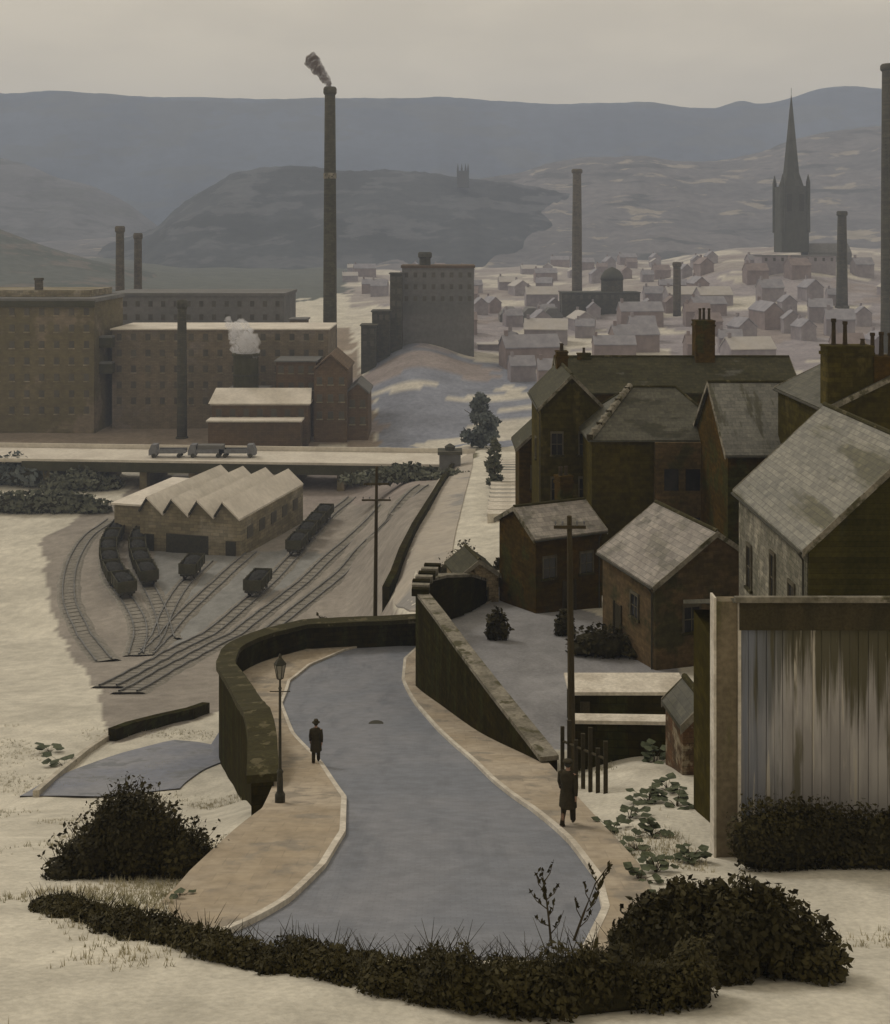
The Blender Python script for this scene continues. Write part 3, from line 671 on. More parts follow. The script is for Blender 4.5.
# A2: tall narrow olive house
house('narrow_house', 'tall narrow olive stained house at the head of the steps', (9.55,87.5,ZC-26.8), 0, 4.6, 9., 14.2, 2.3, MT['brick_olive'], MT['slate_black'],
      wins=[('F',-1.1,10.6,.8,1.6),('F',1.,10.6,.8,1.6),('F',-1.1,7.2,.8,1.6),('F',1.,7.2,.8,1.6),('L',0,9.5,.8,1.5)], chims=[(0,2.6,15.2,17.6,.9,1.2,[(0,-.3,.6),(0,.3,.6)],MT['brick_dark'])], over=.25)
# A3: lean-to with lattice window
house('gabled_cottage', 'small dark cottage with steep lean roof left of the narrow house', (8.6,96.,ZC-27.5), 0, 4.6, 5., 9.9, 2.1, MT['brick_dark'], MT['slate_black'],
      wins=[('F',-.6,6.4,1.3,1.8),('F',-.6,3.,1.3,1.8)], over=.35)
# back row with long dark roof
house('terrace_row', 'long low dark roofed terrace behind the hipped house', (21.2,103,ZC-28), PI/2, 7.5, 21.5, 14.3, 2.6, MT['brick_dark'], MT['slate_black'],
      chims=[(0,-3.0,16.2,20.4,1.5,1.8,[(-.3,-.45,1.1),(.3,-.1,1.1),(-.3,.4,1.1)],MT['brick_dark']),(0,8.2,16,17.3,.8,1.2,[(0,0,.5)],MT['brick_dark'])], over=.3)
# L: streaked roof behind the big roof
house('terrace_house', 'terrace house with streaked grey roof tucked behind the big roof', (21.5,74.5,ZC-24.5), PI/2, 9., 7., 10.9, 3.8, MT['brick_dark'], MT['slate_mid'], over=.25)
# K: dark block with stack and many pots
house('chimneyed_house', 'dark house at the right edge with massive stacks and clay pots', (26.0,66.5,ZC-24), 0, 9., 9., 14.4, 2.2, MT['brick_olive'], MT['slate_dark'],
      chims=[(-3.1,-3.8,9.,17.9,2.6,1.2,[(-.75,0,1.5),(-.1,0,1.35),(.9,0,.35)],MT['brick_olive'],), (-.75,-3.84,10.,17.3,2.05,1.2,[(-.9,0,1.3),(-.4,0,1.35),(.1,0,1.3),(.6,0,1.35)],MT['brick_dark'])], over=.2)

house('stone_hut', 'little ochre stone hut with black roof above the retaining wall', (1.9,76.8,ZC-25.6), .25, 2.8, 3.4, 2.6, 1.0, mat('ochre_rubble', (.25,.20,.125), (.16,.125,.07), 1., brick=(.5,.25,.02), c3=(.07,.055,.025), s3=2), MT['slate_black'], over=.15, wins=[('F',.3,.9,.6,.8)], cat='hut')
mh = Vector(((376-CX)*53./F, 53., ZC-Hr(53.)+.004)); MB().lathe([(.36,0),(.36,.012)], seg=20).build('manhole_cover', MT['iron']).location = mh
tag([o_ for o_ in bpy.data.objects if o_.name == 'manhole_cover'][0], 'round dark iron manhole cover in the bend of the road', 'manhole cover')
# E: big outbuilding at the right edge
E = thing('outbuilding', 'tall boarded outbuilding with streaked vertical boards at right edge', 'outbuilding', (7.5,28.,ZC-15.9))
zt = 15.9-9.12
rnd = random.Random(3); bmb = MB(); x = 0.
while x < 7.2:
    w_ = .2+.06*rnd.random(); bmb.box(x, x+w_-.012, -.03-.03*rnd.random(), .06, -.6, zt-.55); x += w_
bmb.build('board_wall', MT['boards'], E)
MB().box(0.05,7.25,.062,.5,-1.,zt-.5).box(.05,7.25,.5,5.4,-3.,zt-2.1).build('wall', MT['brick_olive'], E)
MB().box(-.05,7.3,-.22,-.0,zt-.74,zt-.02).build('fascia', MT['wood_dark'], E)
rf = MB(); rf.prism([(-.2,zt),(7.5,zt),(7.5,zt+.14),(-.2,zt+.14)], -.36, -.23); rf.build('gutter', MT['coping'], E)
rs = MB(); n0 = [(-.2,-.225,zt+.08),(7.5,-.225,zt+.08),(7.5,5.7,zt-1.9),(-.2,5.7,zt-1.9)]; rs.quad(*n0); rs.quad(*[(a,b,c-.12) for a,b,c in n0][::-1])
for i in range(4): j = (i+1)%4; a, b = n0[i], n0[j]; rs.quad((a[0],a[1],a[2]-.12),(b[0],b[1],b[2]-.12),b,a)
rs.build('roof', MT['slate_dark'], E)
pier = MB().box(-.62,-.08,-.1,.3,-1.4,zt-.05).build('corner_pier', mat('brown_rendered_pier', (.165,.135,.09), (.12,.10,.065), .8, (1,1,.3), c3=(.10,.09,.045), s3=1.2, st3=(1,1,.2)), E)
MB().box(-.68,-.622,-.12,.3,-.6,zt+.05).build('pier_edging', MT['kerb'], E); MB().box(-.078,-.004,-.16,.1,-.9,zt-.02).build('corner_board', MT['kerb'], E)
# outhouse left of it
house('outhouse', 'little rust brown outhouse with slanting roof beside the outbuilding', (8.95,39.5,ZC-19.6), .1, 1.5, 2., 2.6, .7, mat('rusty_brick', (.11,.06,.03), (.06,.04,.02), 1.2, brick=(.5,.2,.012), c3=(.2,.17,.12), s3=2), MT['slate_dark'], over=.12, cat='shed')
# F: two low dark sheds / walls with pale tops
s1 = thing('coal_shed', 'long low black shed with flat pale roof behind the garden', 'shed', (5.3,46.,ZC-20.6))
MB().box(0,4.75,0,1.8,-.6,1.6).build('wall', MT['stone_wall'], s1); MB().box(-.12,4.9,-.12,1.95,1.602,1.74).build('roof', MT['kerb'], s1)
MB().box(.35,.75,-.05,.02,.0,1.3).build('door', MT['wood_dark'], s1)
s2 = wall_line('garden_wall', 'low black garden wall with pale coping in front of the shed', [(4.8,42.6,ZC-18.6,ZC-21),(7.4,42.4,ZC-18.55,ZC-21),(9.9,42.2,ZC-18.5,ZC-21)], .4, MT['stone_wall'], MT['kerb'], .14, .12)

# telegraph poles
def pole(name, label, loc, h, arms, lean=0.):
    o = thing(name, label, 'telegraph pole', loc, 0); MB().tube([(0,0,-.8),(lean*.5,0,h*.5),(lean,0,h)], [.15,.125,.09], 8).build('pole', MT['wood_pole'], o)
    for z, w in arms:
        a = MB().box(lean*z/h-w/2, lean*z/h+w/2, -.16, -.07, z-.05, z+.06).build('cross_arm', MT['wood_pole'], o)
        for k in (-.9, -.45, .45, .9): MB().lathe([(.02,z+.06),(.02,z+.13),(.045,z+.14),(.04,z+.22),(.015,z+.24)], (lean*z/h+k*w/2, -.115), 6).build('insulator', MT['grey_paint'], a)
    return o
b = Vector(((375-CX)*75.6/F, 75.6, 0)); b.z = ZC-(622-EY)*75.6/F-.6
pole('telegraph_pole', 'telegraph pole with two cross arms behind the curved wall', b, 11.3, [(10.1,1.7),(9.0,2.0)], .12)
b = P(572, 765, 41.5)
pole('telegraph_pole', 'tall telegraph pole with single arm beside the garden wall', b, 9.4, [(9.0,1.2)], -.1)
# gas lamp
dl = 34.2; lp = Vector(((280-CX)*dl/F, dl, ZC-Hr(dl)+.12)); L_ = thing('gas_lamp', 'slender gas street lamp on the left pavement of the bend', 'street lamp', lp)
MB().lathe([(.16,0),(.16,.25),(.10,.35),(.085,.9),(.11,.95),(.05,1.05),(.04,3.5),(.06,3.55),(.035,3.6),(.03,3.85)], seg=10).build('column', MT['iron'], L_)
MB().tube([(-.32,0,3.45),(.32,0,3.45)], .016, 5).build('ladder_bar', MT['iron'], L_)
ln = MB().lathe([(.09,3.87),(.17,4.28),(.17,4.30),(.09,3.9)], seg=6).build('lantern_glass', MT['lampglass'], L_)
fr = MB()
for k in range(6):
    a = k*PI/3; fr.tube([(.095*math.cos(a),.095*math.sin(a),3.85),(.178*math.cos(a),.178*math.sin(a),4.30)], .014, 4)
fr.lathe([(.03,3.82),(.11,3.85),(.10,3.87)], seg=6); fr.build('lantern_frame', MT['iron'], L_)
MB().lathe([(.2,4.30),(.19,4.33),(.08,4.47),(.05,4.5),(.05,4.56),(.02,4.62)], seg=6).build('lantern_cap', MT['iron'], L_)

# ------------------------------------------------------------------ people
def skinned(name, vs, es, rs, material, parent=None, sub=2):
    me = bpy.data.meshes.new(name); me.from_pydata(vs, es, []); me.update(); o = bpy.data.objects.new(name, me); C.objects.link(o)
    sk = o.modifiers.new('skin', 'SKIN'); sk.use_smooth_shade = True; sl = me.skin_vertices[0].data if me.skin_vertices else me.attributes
    for i, r_ in enumerate(rs): me.skin_vertices[0].data[i].radius = (r_, r_)
    me.skin_vertices[0].data[0].use_root = True
    sb = o.modifiers.new('sub', 'SUBSURF'); sb.levels = sub; sb.render_levels = sub
    dg = bpy.context.evaluated_depsgraph_get(); new = bpy.data.meshes.new_from_object(o.evaluated_get(dg)); new.name = name
    bpy.data.objects.remove(o); q = bpy.data.objects.new(name, new); C.objects.link(q); new.materials.clear(); new.materials.append(material)
    new.polygons.foreach_set('use_smooth', [True]*len(new.polygons))
    if parent: q.parent = parent
    return q
def person(label, loc, rz, H=1.75, stride=.22, hat='cap', bag=False, long_coat=True):
    """facing -y; built 1.75 m tall and scaled"""
    o = thing('person', label, 'person', loc, rz); s = H/1.75; o.scale = (s, s, s)
    V = []; E_ = []; Rr = []
    def add(p, r_, par=None):
        V.append(p); Rr.append(r_)
        if par is not None: E_.append((par, len(V)-1))
        return len(V)-1
    pel = add((0,0,.93), .145); sp = add((0,.01,1.12), .14, pel); chst = add((0,.015,1.34), .15, sp); nk = add((0,.01,1.48), .06, chst)
    hd0 = add((0,-.005,1.55), .062, nk); hd1 = add((0,-.02,1.62), .092, hd0); hd2 = add((0,-.01,1.69), .085, hd1)
    add((0,-.085,1.61), .012, hd1)   # nose
    for k, st_ in ((-1, stride), (1, -stride)):
        hip = add((k*.095,0,.86), .10, pel); kn = add((k*.10,-st_*.45-.02,.49), .062, hip); an = add((k*.10,-st_*.85+(.1 if st_<0 else 0),.10), .042, kn)
        he = add((k*.10,-st_*.85+(.1 if st_<0 else 0)-.03,.045), .042, an); add((k*.105,-st_*.85+(.1 if st_<0 else 0)-.17,.03), .032, he)
        sh = add((k*.19,.015,1.40), .062, chst); el = add((k*.245,.03+st_*.35,1.13), .045, sh); wr = add((k*.25,-.03+st_*.85,.90), .030, el)
        pm = add((k*.25,-.05+st_*.9,.83), .032, wr)
        for f_, (dx, ln_) in enumerate(((-.027,.06),(-.009,.072),(.009,.068),(.027,.052))):
            a = add((k*.25+dx*.4, -.055+st_*.9+dx, .79), .010, pm); add((k*.25+dx*.4-k*.01, -.07+st_*.9+dx, .79-ln_), .008, a)
        add((k*.225, -.095+st_*.9, .80), .011, pm)
    skinned('body', V, E_, Rr, MT['skin'], o)
    for k, st_ in ((-1, stride), (1, -stride)):       # trouser legs and shoes
        yy = -st_*.85+(.1 if st_ < 0 else 0)
        t = MB().tube([(k*.095,0,.90),(k*.10,-st_*.45-.02,.49),(k*.10,yy,.09)], [.125,.088,.075], 10); t.build('trouser_leg', MT['coat'], o, True)
        MB().blob((k*.10, yy-.075, .045), (.055,.15,.05), .05, 1, 2).build('shoe', MT['iron'], o, True)
    ct = MB(); hem = .52 if long_coat else .82; seg = 16; prof = [(.21,.14,1.475-.0),(.235,.15,1.40),(.22,.16,1.25),(.19,.15,1.10),(.20,.165,.95),(.235,.20,.75),(.25,.22,hem)]
    prof = [(.075,.07,1.51),(.14,.11,1.475)]+prof[1:]
    for a, b_, z in prof:
        for i in range(seg): t = 2*PI*i/seg; ct.v.append((a*math.cos(t), .01+b_*math.sin(t)*(1+.06*math.sin(3*t+z*5)), z))
    for i in range(len(prof)-1):
        for j in range(seg): q = (j+1)%seg; ct.f.append((i*seg+j, (i+1)*seg+j, (i+1)*seg+q, i*seg+q))
    ct.build('coat', MT['coat'], o, True)
    for k, st_ in ((-1, stride), (1, -stride)):
        MB().tube([(k*.13,.012,1.43),(k*.20,.015,1.39),(k*.245,.03+st_*.35,1.13),(k*.25,-.03+st_*.82,.90)], [.07,.082,.066,.05], 10).build('sleeve', MT['coat'], o, True)
    MB().blob((0,.012,1.665), (.10,.105,.09), .03, 2, 2).build('hair', MT['iron'], o, True)
    if hat == 'cap': MB().lathe([(.105,1.70),(.14,1.72),(.135,1.755),(.05,1.775)], (0,-.01), 14).box(-.07,.07,-.185,-.09,1.70,1.712).build('flat_cap', MT['coat'], o, True)
    else: MB().lathe([(.17,1.705),(.172,1.715),(.10,1.72),(.098,1.80),(.085,1.835),(.03,1.83)], (0,-.01), 16).build('hat', MT['coat'], o, True)
    if bag: MB().box(-.34,-.27,-.16,.12,.52,.74).tube([(-.305,-.07,.74),(-.305,-.02,.82),(-.305,.03,.74)], .01, 5).build('bag', MT['wood_dark'], o)
    return o
dp = 30.6; person('person in long dark coat and flat cap walking on right pavement by the fence', (((568-CX)/F*dp), dp, ZC-Hr(dp)+.12), R(160), 1.78, .2, 'cap')
dp = 41.6; person('person in dark overcoat and hat walking away down the left kerb of the bend', (((316-CX)/F*dp), dp, ZC-Hr(dp)+.12), R(185), 1.55, .12, 'hat')

# picket fence by the pole
fe = thing('picket_fence', 'dark broken picket fence running up from the walking figure to the pole', 'fence', (4.35,38.6,ZC-18.9))
for i in range(7):
    t = i/6.; hh = 1.5+.35*math.sin(i*2.1); MB().box(-.07,.07,-.04,.04,-.4,hh).build('picket', MT['wood_dark'], fe).location = (.18*i-.1, -.55*i+1.2, .16*i-.2)
MB().tube([(-.1,1.27,.75),(.98,-2.03,1.65)], .05, 5).build('rail', MT['wood_dark'], fe)

# ------------------------------------------------------------------ yard: tracks, wagons, sawtooth shed
GAUGE = 1.45
def track(label, pts, wide=1.):
    q = [hit(*p, 80.) for p in pts]; o = thing('railway_track', label, 'railway track', q[0]); ox = Vector(q[0])
    # smooth polyline
    line = []
    for i in range(len(q)-1):
        p0 = q[i-1] if i else 2*q[0]-q[1]; p1, p2 = q[i], q[i+1]; p3 = q[i+2] if i+2 < len(q) else 2*q[-1]-q[-2]; k = max(2, int((p2-p1).length/1.6))
        for j in range(k): t = j/k; line.append(.5*((2*p1)+(p2-p0)*t+(2*p0-5*p1+4*p2-p3)*t*t+(3*p1-p0-3*p2+p3)*t**3))
    line.append(q[-1])
    def off(i, s, dz):
        a = line[max(i-1, 0)]; b_ = line[min(i+1, len(line)-1)]; t = (b_-a); t.z = 0; t.normalize(); c = line[i]+Vector((t.y,-t.x,0))*s
        return Vector((c.x, c.y, G(line[i].x, line[i].y)+dz))-ox
    bd = MB()
    for i in range(len(line)-1):
        a, b_ = [off(i, s, z) for s, z in ((-1.7,-.12),(-1.2,.13),(1.2,.13),(1.7,-.12))], [off(i+1, s, z) for s, z in ((-1.7,-.12),(-1.2,.13),(1.2,.13),(1.7,-.12))]
        for k in range(3): bd.quad(a[k], a[k+1], b_[k+1], b_[k])
        # sleeper
        c0, c1 = off(i, -1.15, .19), off(i, 1.15, .19); t = (off(i+1,0,0)-off(i,0,0)).normalized()*.13; bd.quad(c0-t, c1-t, c1+t, c0+t)
    bd.build('track_bed', MT['ballast'], o)
    for s in (-GAUGE/2, GAUGE/2):
        m = MB()
        for i in range(len(line)-1):
            a0, a1, b0, b1 = off(i, s-.07, .32), off(i, s+.07, .32), off(i+1, s-.07, .32), off(i+1, s+.07, .32); dn = Vector((0,0,-.16))
            m.quad(a0, a1, b1, b0); m.quad(a0+dn, a0, b0, b0+dn); m.quad(a1, a1+dn, b1+dn, b1)
        m.build('rail', MT['rail'], o)
    return line
tA = track('outermost curved siding at the left end of the rail yard', [(104,662),(82,632),(69,600),(72,566),(88,538),(112,520)])
tB = track('curved siding carrying the long string of wagons', [(136,656),(140,628),(128,602),(112,580),(109,556),(122,536),(146,524)])
tC = track('short curved siding with the inner wagon string', [(168,640),(160,612),(150,590),(140,570),(138,552),(150,532)])
tD = track('straight siding running up to the sawtooth shed doors', [(146,656),(172,628),(204,596),(230,572),(252,553)])
tE = track('siding beside the small group of wagons', [(148,652),(168,612),(186,584),(208,562)])
tF = track('through track passing right of the shed with the longest wagons', [(108,688),(170,654),(226,622),(262,590),(300,550),(330,516),(352,498)])
tG = track('middle through track of the yard', [(128,694),(190,660),(250,624),(300,586),(346,544),(384,506)])
tH = track('through track nearest the curved wall and telegraph pole', [(256,640),(312,598),(360,552),(400,508),(424,486)])
W = thing('coal_wagon', 'x', 'wagon', (0,0,0), 0, 'coal wagons in the rail yard')
m = MB(); m.box(-1.2,1.2,-2.7,2.7,.95,1.05); m.box(-.02,.02,-2.6,2.6,.9,.94)
for a in ((-1.2,-1.12,-2.7,2.7),(1.12,1.2,-2.7,2.7),(-1.12,1.12,-2.7,-2.62),(-1.12,1.12,2.62,2.7)): m.box(*a, 1.051, 2.3)
for s in (-1, 1):
    for yv in (-2.3,-.8,.8,2.3): m.box(s*1.2-.04+s*.045, s*1.2+.04+s*.045, yv-.06, yv+.06, 1., 2.32)
m.build('body', MT['wagon'], W)
MB().box(-.95,.95,-2.85,2.85,.7,.94).build('underframe', MT['iron'], W)
MB().blob((0,0,1.92), (1.05,2.5,.5), .25, 2.5, 3).build('coal_load', MT['coal'], W)
for s in (-1, 1):
    for t in (-1.5, 1.5):
        w = MB(); w.lathe([(.12,-.06),(.47,-.06),(.47,.06),(.12,.06)], seg=14); ob = w.build('wheel', MT['iron'], W); ob.location = (s*.75, t, .47); ob.rotation_euler = (0, PI/2, 0)
for s in (-.6, .6):
    for t in (-1, 1):
        w = MB(); w.tube([(s, t*2.85, .82), (s, t*3.05, .82)], .12, 8); w.build('buffer', MT['iron'], W)
TREE = {}
for ob in bpy.data.objects: TREE.setdefault(ob.name, []); 
for ob in bpy.data.objects:
    if ob.parent: TREE.setdefault(ob.parent.name, []).append(ob)
first = [True]
def wagons(line, pa, pb, n, label, lab_first=None, lab_last=None):
    """n wagons between the points of the line closest to image columns/rows pa, pb"""
    A = hit(*pa, 80.); B = hit(*pb, 80.)
    ia = min(range(len(line)), key=lambda i: (line[i]-A).length); ib = min(range(len(line)), key=lambda i: (line[i]-B).length)
    if ia > ib: ia, ib = ib, ia
    seg = line[ia:ib+1]; L = [0.]
    for a, b_ in zip(seg, seg[1:]): L.append(L[-1]+(b_-a).length)
    n = min(n, max(1, int(L[-1]/6.9)))
    for k in range(n):
        s = (k+.5)*6.9; j = 0
        while j < len(L)-2 and L[j+1] < s: j += 1
        t = (s-L[j])/(L[j+1]-L[j]) if L[j+1] > L[j] else 0; p = seg[j].lerp(seg[j+1], min(1, t)); dr = seg[j+1]-seg[j]
        lab = lab_first if (k == 0 and lab_first) else lab_last if (k == n-1 and lab_last) else label
        loc = (p.x, p.y, G(p.x, p.y)+.32); rz = math.atan2(dr.y, dr.x)-PI/2
        if first[0]: first[0] = False; W.location = loc; W.rotation_euler = (0,0,rz); W['label'] = lab
        else: copy_tree(W, loc, rz, lab, tree=TREE)
wagons(tB, (128,602), (146,524), 14, 'black open coal wagon within the long curved string at the yard left', 'nearest coal wagon of the long curved string', 'farthest coal wagon of the long curved string')
wagons(tC, (150,590), (150,532), 9, 'black open coal wagon within the shorter inner curved string', 'nearest coal wagon of the shorter inner string', 'farthest coal wagon of the shorter inner string')
wagons(tE, (186,584), (208,562), 3, 'coal wagon in the small group in front of the sawtooth shed')
wagons(tF, (250,600), (272,582), 2, 'lone pair coal wagon nearest on the track right of the shed')
wagons(tF, (292,560), (330,516), 9, 'coal wagon in the straight string beside the shed side wall', 'nearest wagon of the straight string beside the shed', 'farthest wagon of the straight string beside the shed')

# sawtooth shed
c = hit(140, 550); c2 = hit(250, 550); wd = (c2.x-c.x)*1.0; SR = R(-15)
S = thing('sawtooth_shed', 'pale sawtooth roofed engine shed with four gables in the rail yard', 'engine shed', (c.x, c.y, c.z), SR); eh = 5.6; nb = 4; bw = wd/nb; dep = 24.
for i in range(nb):
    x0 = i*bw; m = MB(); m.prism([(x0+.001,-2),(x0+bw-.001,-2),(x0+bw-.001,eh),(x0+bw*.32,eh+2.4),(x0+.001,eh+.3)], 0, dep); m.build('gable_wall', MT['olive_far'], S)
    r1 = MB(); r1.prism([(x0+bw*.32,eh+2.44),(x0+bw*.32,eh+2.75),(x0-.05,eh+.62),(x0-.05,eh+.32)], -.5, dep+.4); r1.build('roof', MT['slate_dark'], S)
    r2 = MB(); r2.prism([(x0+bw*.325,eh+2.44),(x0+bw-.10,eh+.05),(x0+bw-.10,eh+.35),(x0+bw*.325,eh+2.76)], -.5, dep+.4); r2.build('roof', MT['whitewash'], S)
MB().box(4.5,11.5,-.12,.05,-.3,2.9).build('doorway', MT['iron'], S); MB().box(14.4,16.,-.12,.05,-.3,2.4).build('doorway', MT['iron'], S); MB().box(.8,2.4,-.12,.05,-.3,2.6).build('doorway', MT['iron'], S)
for i in range(5): MB().box(wd-.02,wd+.08,2+i*4.4,4+i*4.4,2.4,4.2).build('window', MT['glass_far'], S)
MB().box(-7.5,-.01,5,dep,-2,5.4).build('side_wall', MT['olive_far'], S)
MB().box(-7.9,-.2,4.6,dep+.3,5.41,5.7).build('flat_roof', MT['whitewash'], S)

# road bridge over the yard
zb = ZC-43.2; B0 = Vector(((42-CX)*222/F, 222, 0)); B1 = Vector(((474-CX)*216/F, 216, 0)); bl_ = (B1-B0).length
br = thing('road_bridge', 'long pale road bridge crossing the whole rail yard below the mills', 'bridge', (B0.x, B0.y, zb), math.atan2(B1.y-B0.y, B1.x-B0.x))
MB().box(-14,bl_+1,-6.6,6.6,-.35,0).build('roadway', MT['deck'], br)
MB().box(-1,bl_,-7.0,-6.62,-1.9,-.02).build('girder', MT['girder'], br); MB().box(-1,bl_,6.62,7.0,-1.9,-.02).build('girder', MT['girder'], br)
MB().box(-14,bl_,-6.95,-6.65,.0,.45).build('parapet', MT['deck'], br); MB().box(-14,bl_,6.65,6.95,.0,.9).build('parapet', MT['deck'], br)
for i in range(9): MB().box(3+i*bl_/9,4.4+i*bl_/9,-6.4,6.4,-8,-.36).build('pier', MT['mill_brown'], br)
# vehicles on the bridge
def lorry(label, px, rz=0, flat=True):
    d = 219.; x = (px-CX)*d/F; o = thing('lorry', label, 'lorry', (x, d, zb), rz, 'lorries on the bridge')
    MB().prism([(-3.6,.5),(-2.0,.5),(-2.0,2.6),(-3.1,2.6),(-3.5,1.6),(-3.6,1.5)], -1.05, 1.05).build('cab', MT['grey_paint'], o)
    MB().box(-1.9,3.6,-1.1,1.1,.9,1.15).box(-1.9,3.6,-1.1,-1.0,1.151,1.7).box(-1.9,3.6,1.0,1.1,1.151,1.7).build('load_bed', MT['grey_paint'], o)
    if not flat: MB().box(-1.7,3.4,-.95,.95,1.152,2.5).build('load', MT['mill_slate'], o)
    for a in (-2.6,2.4):
        for s in (-1,1): w = MB().lathe([(.1,-.12),(.45,-.12),(.45,.12),(.1,.12)], seg=10).build('wheel', MT['iron'], o); w.location = (a, s*.95, .45); w.rotation_euler = (PI/2,0,0)
lorry('grey flat lorry on the bridge, left of the other two', 168); lorry('loaded grey lorry in the middle of the bridge traffic', 207, 0, False); lorry('short grey lorry on the bridge right of the other two', 238, PI)

# ------------------------------------------------------------------ mills
def block(name, label, px0, px1, ytop, d, dep, wm, rm, parts=(), base=None, cat='mill', rows=0, cols=0, group=None, parapet=True, win_h=1.7, pitched=0., rz=0.):
    x0, x1 = (px0-CX)*d/F, (px1-CX)*d/F; zt = ZC-(ytop-EY)*d/F; w = x1-x0; z0 = min(G(x0, d), G(x1, d), G(x0, d+dep))-1 if base is None else base; h = zt-z0
    o = thing(name, label, cat, ((x0+x1)/2, d, z0), rz, group)
    if pitched:
        MB().prism([(-w/2,0),(w/2,0),(w/2,h-pitched),(0,h),(-w/2,h-pitched)], 0, dep).build('wall', wm, o)
        r_ = MB()
        for s in (-1,1):
            p = [(0,h+.05),(s*(w/2+.4),h-pitched-.1),(s*(w/2+.4),h-pitched+.3),(0,h+.5)]
            r_.prism(p if s > 0 else p[::-1], -.5, dep+.5)
        r_.build('roof', rm, o)
    else:
        MB().box(-w/2,w/2,0,dep,0,h).build('wall', wm, o); MB().box(-w/2-.4,w/2+.4,-.4,dep+.4,h+.002,h+(.9 if parapet else .35)).build('roof', rm, o)
    H2 = h-(pitched or 0)
    for r_ in range(rows):
        for k in range(cols):
            u = -w/2+w*(k+.5)/cols; z = H2-2.6-r_*4.0-(0 if not parapet else .6)
            if z < 1.5: continue
            fw = MB().box(u-.62,u+.62,-.07,.03,z,z+win_h).build('window', MT['glass_far'], o)
            if d < 300: MB().box(u-.8,u+.8,-.2,.02,z-.3,z-.02).build('sill', MT['olive_far'], fw)
    return o, w, h
o, w, h = block('cotton_mill', 'massive olive brown mill block at the left edge', -70, 94, 302, 268, 24, MT['mill_brown'], MT['mill_slate'], rows=7, cols=11)
MB().box(-w/2-.3,w/2+.3,-.75,-.41,h-1.2,h+.3).build('cornice', MT['girder'], o); MB().lathe([(1.1,h),(1.0,h+5),(1.2,h+5.1),(1.2,h+5.6)], (w*.09,8)).build('chimney', MT['chim_brown'], o)
MB().box(-w/2-.5,w/2-3,6,24.5,h+.95,h+2.6).build('clerestory', MT['olive_far'], o)
block('engine_house', 'long grey brown mill behind the rail yard, with pale roof edge', 112, 328, 330, 276, 20, MT['mill_grey'], MT['whitewash'], rows=5, cols=15, parapet=False)
block('warehouse', 'flat roofed grey warehouse behind the long mill', 106, 284, 296, 330, 26, MT['mill_slate'], MT['mill_slate'], rows=3, cols=14)
for yy, lab in ((338,'upper covered gangway between the left mill and long mill'), (364,'lower covered gangway between the left mill and long mill')):
    p = P(94, yy, 272); g = thing('gangway', lab, 'gangway', (p.x, 272, p.z)); MB().box(.1,4.4,0,2.4,-2.4,0).build('wall', MT['girder'], g); MB().box(.1,4.4,-.1,2.5,.002,.5).build('roof', MT['mill_slate'], g)
def chimney(label, px, ytop, d, wb, wt, material, name='factory_chimney', flare=1.25, bands=(), group=None, base=None, square=False):
    x = (px-CX)*d/F; z0 = (G(x, d) if base is None else base)-1.5; zt = ZC-(ytop-EY)*d/F; h = zt-z0; o = thing(name, label, 'chimney', (x, d, z0), PI/4 if square else 0, group); sg = 4 if square else 18
    MB().lathe([(wb/2,0),(wb/2*.93,h*.2),(wb*.5*.5+wt*.5*.5,h*.55),(wt/2,h-2.4),(wt/2,h-2.2)], seg=sg).build('shaft', material, o, not square)
    MB().lathe([(wt/2*1.02,h-2.2),(wt/2*flare,h-1.7),(wt/2*flare,h-.5),(wt/2*1.05,h),(wt/2*.7,h),(wt/2*.65,h-1.5)], seg=sg).build('cap', material, o)
    MB().lathe([(wb/2*1.2,-1),(wb/2*1.2,h*.05),(wb/2*1.02,h*.055)], seg=sg).build('plinth', material, o)
    for yb, m_ in bands:
        zz = ZC-(yb-EY)*d/F-z0; t = zz/h; rr = (wb*(1-t)+wt*t)/2*1.04+.1; MB().lathe([(rr-.2,zz-.8),(rr,zz-.7),(rr,zz+.7),(rr-.2,zz+.8)], seg=sg).build('band', m_, o)
    return o
chimney('tallest smoking mill chimney, rising above the hills behind the long mill', 330, 87, 300, 4.1, 2.9, MT['chim'], bands=[(176, MT['coping'])])
chimney('dark slim chimney in front of the long mill', 182, 300, 262, 2.5, 2.1, MT['chim'])
chimney('left one of the two brown chimneys behind the warehouse', 120, 226, 362, 3.2, 2.6, MT['chim_brown']); chimney('right one of the two brown chimneys behind the warehouse', 138, 233, 372, 3.0, 2.5, MT['chim_brown'])
chimney('far brown chimney with thickened head in the middle of town', 577, 169, 520, 5.2, 4.0, MT['chim_brown'], flare=1.3)
chimney('short grey chimney stub beyond the back roofs', 677, 262, 480, 3.6, 3.2, MT['chim_brown'])
chimney('slanting grey chimney right of the church', 842, 211, 470, 5.0, 3.6, MT['chim'])
chimney('huge dark chimney cut off by the right edge', 889, 64, 330, 5.0, 4.0, MT['chim'])
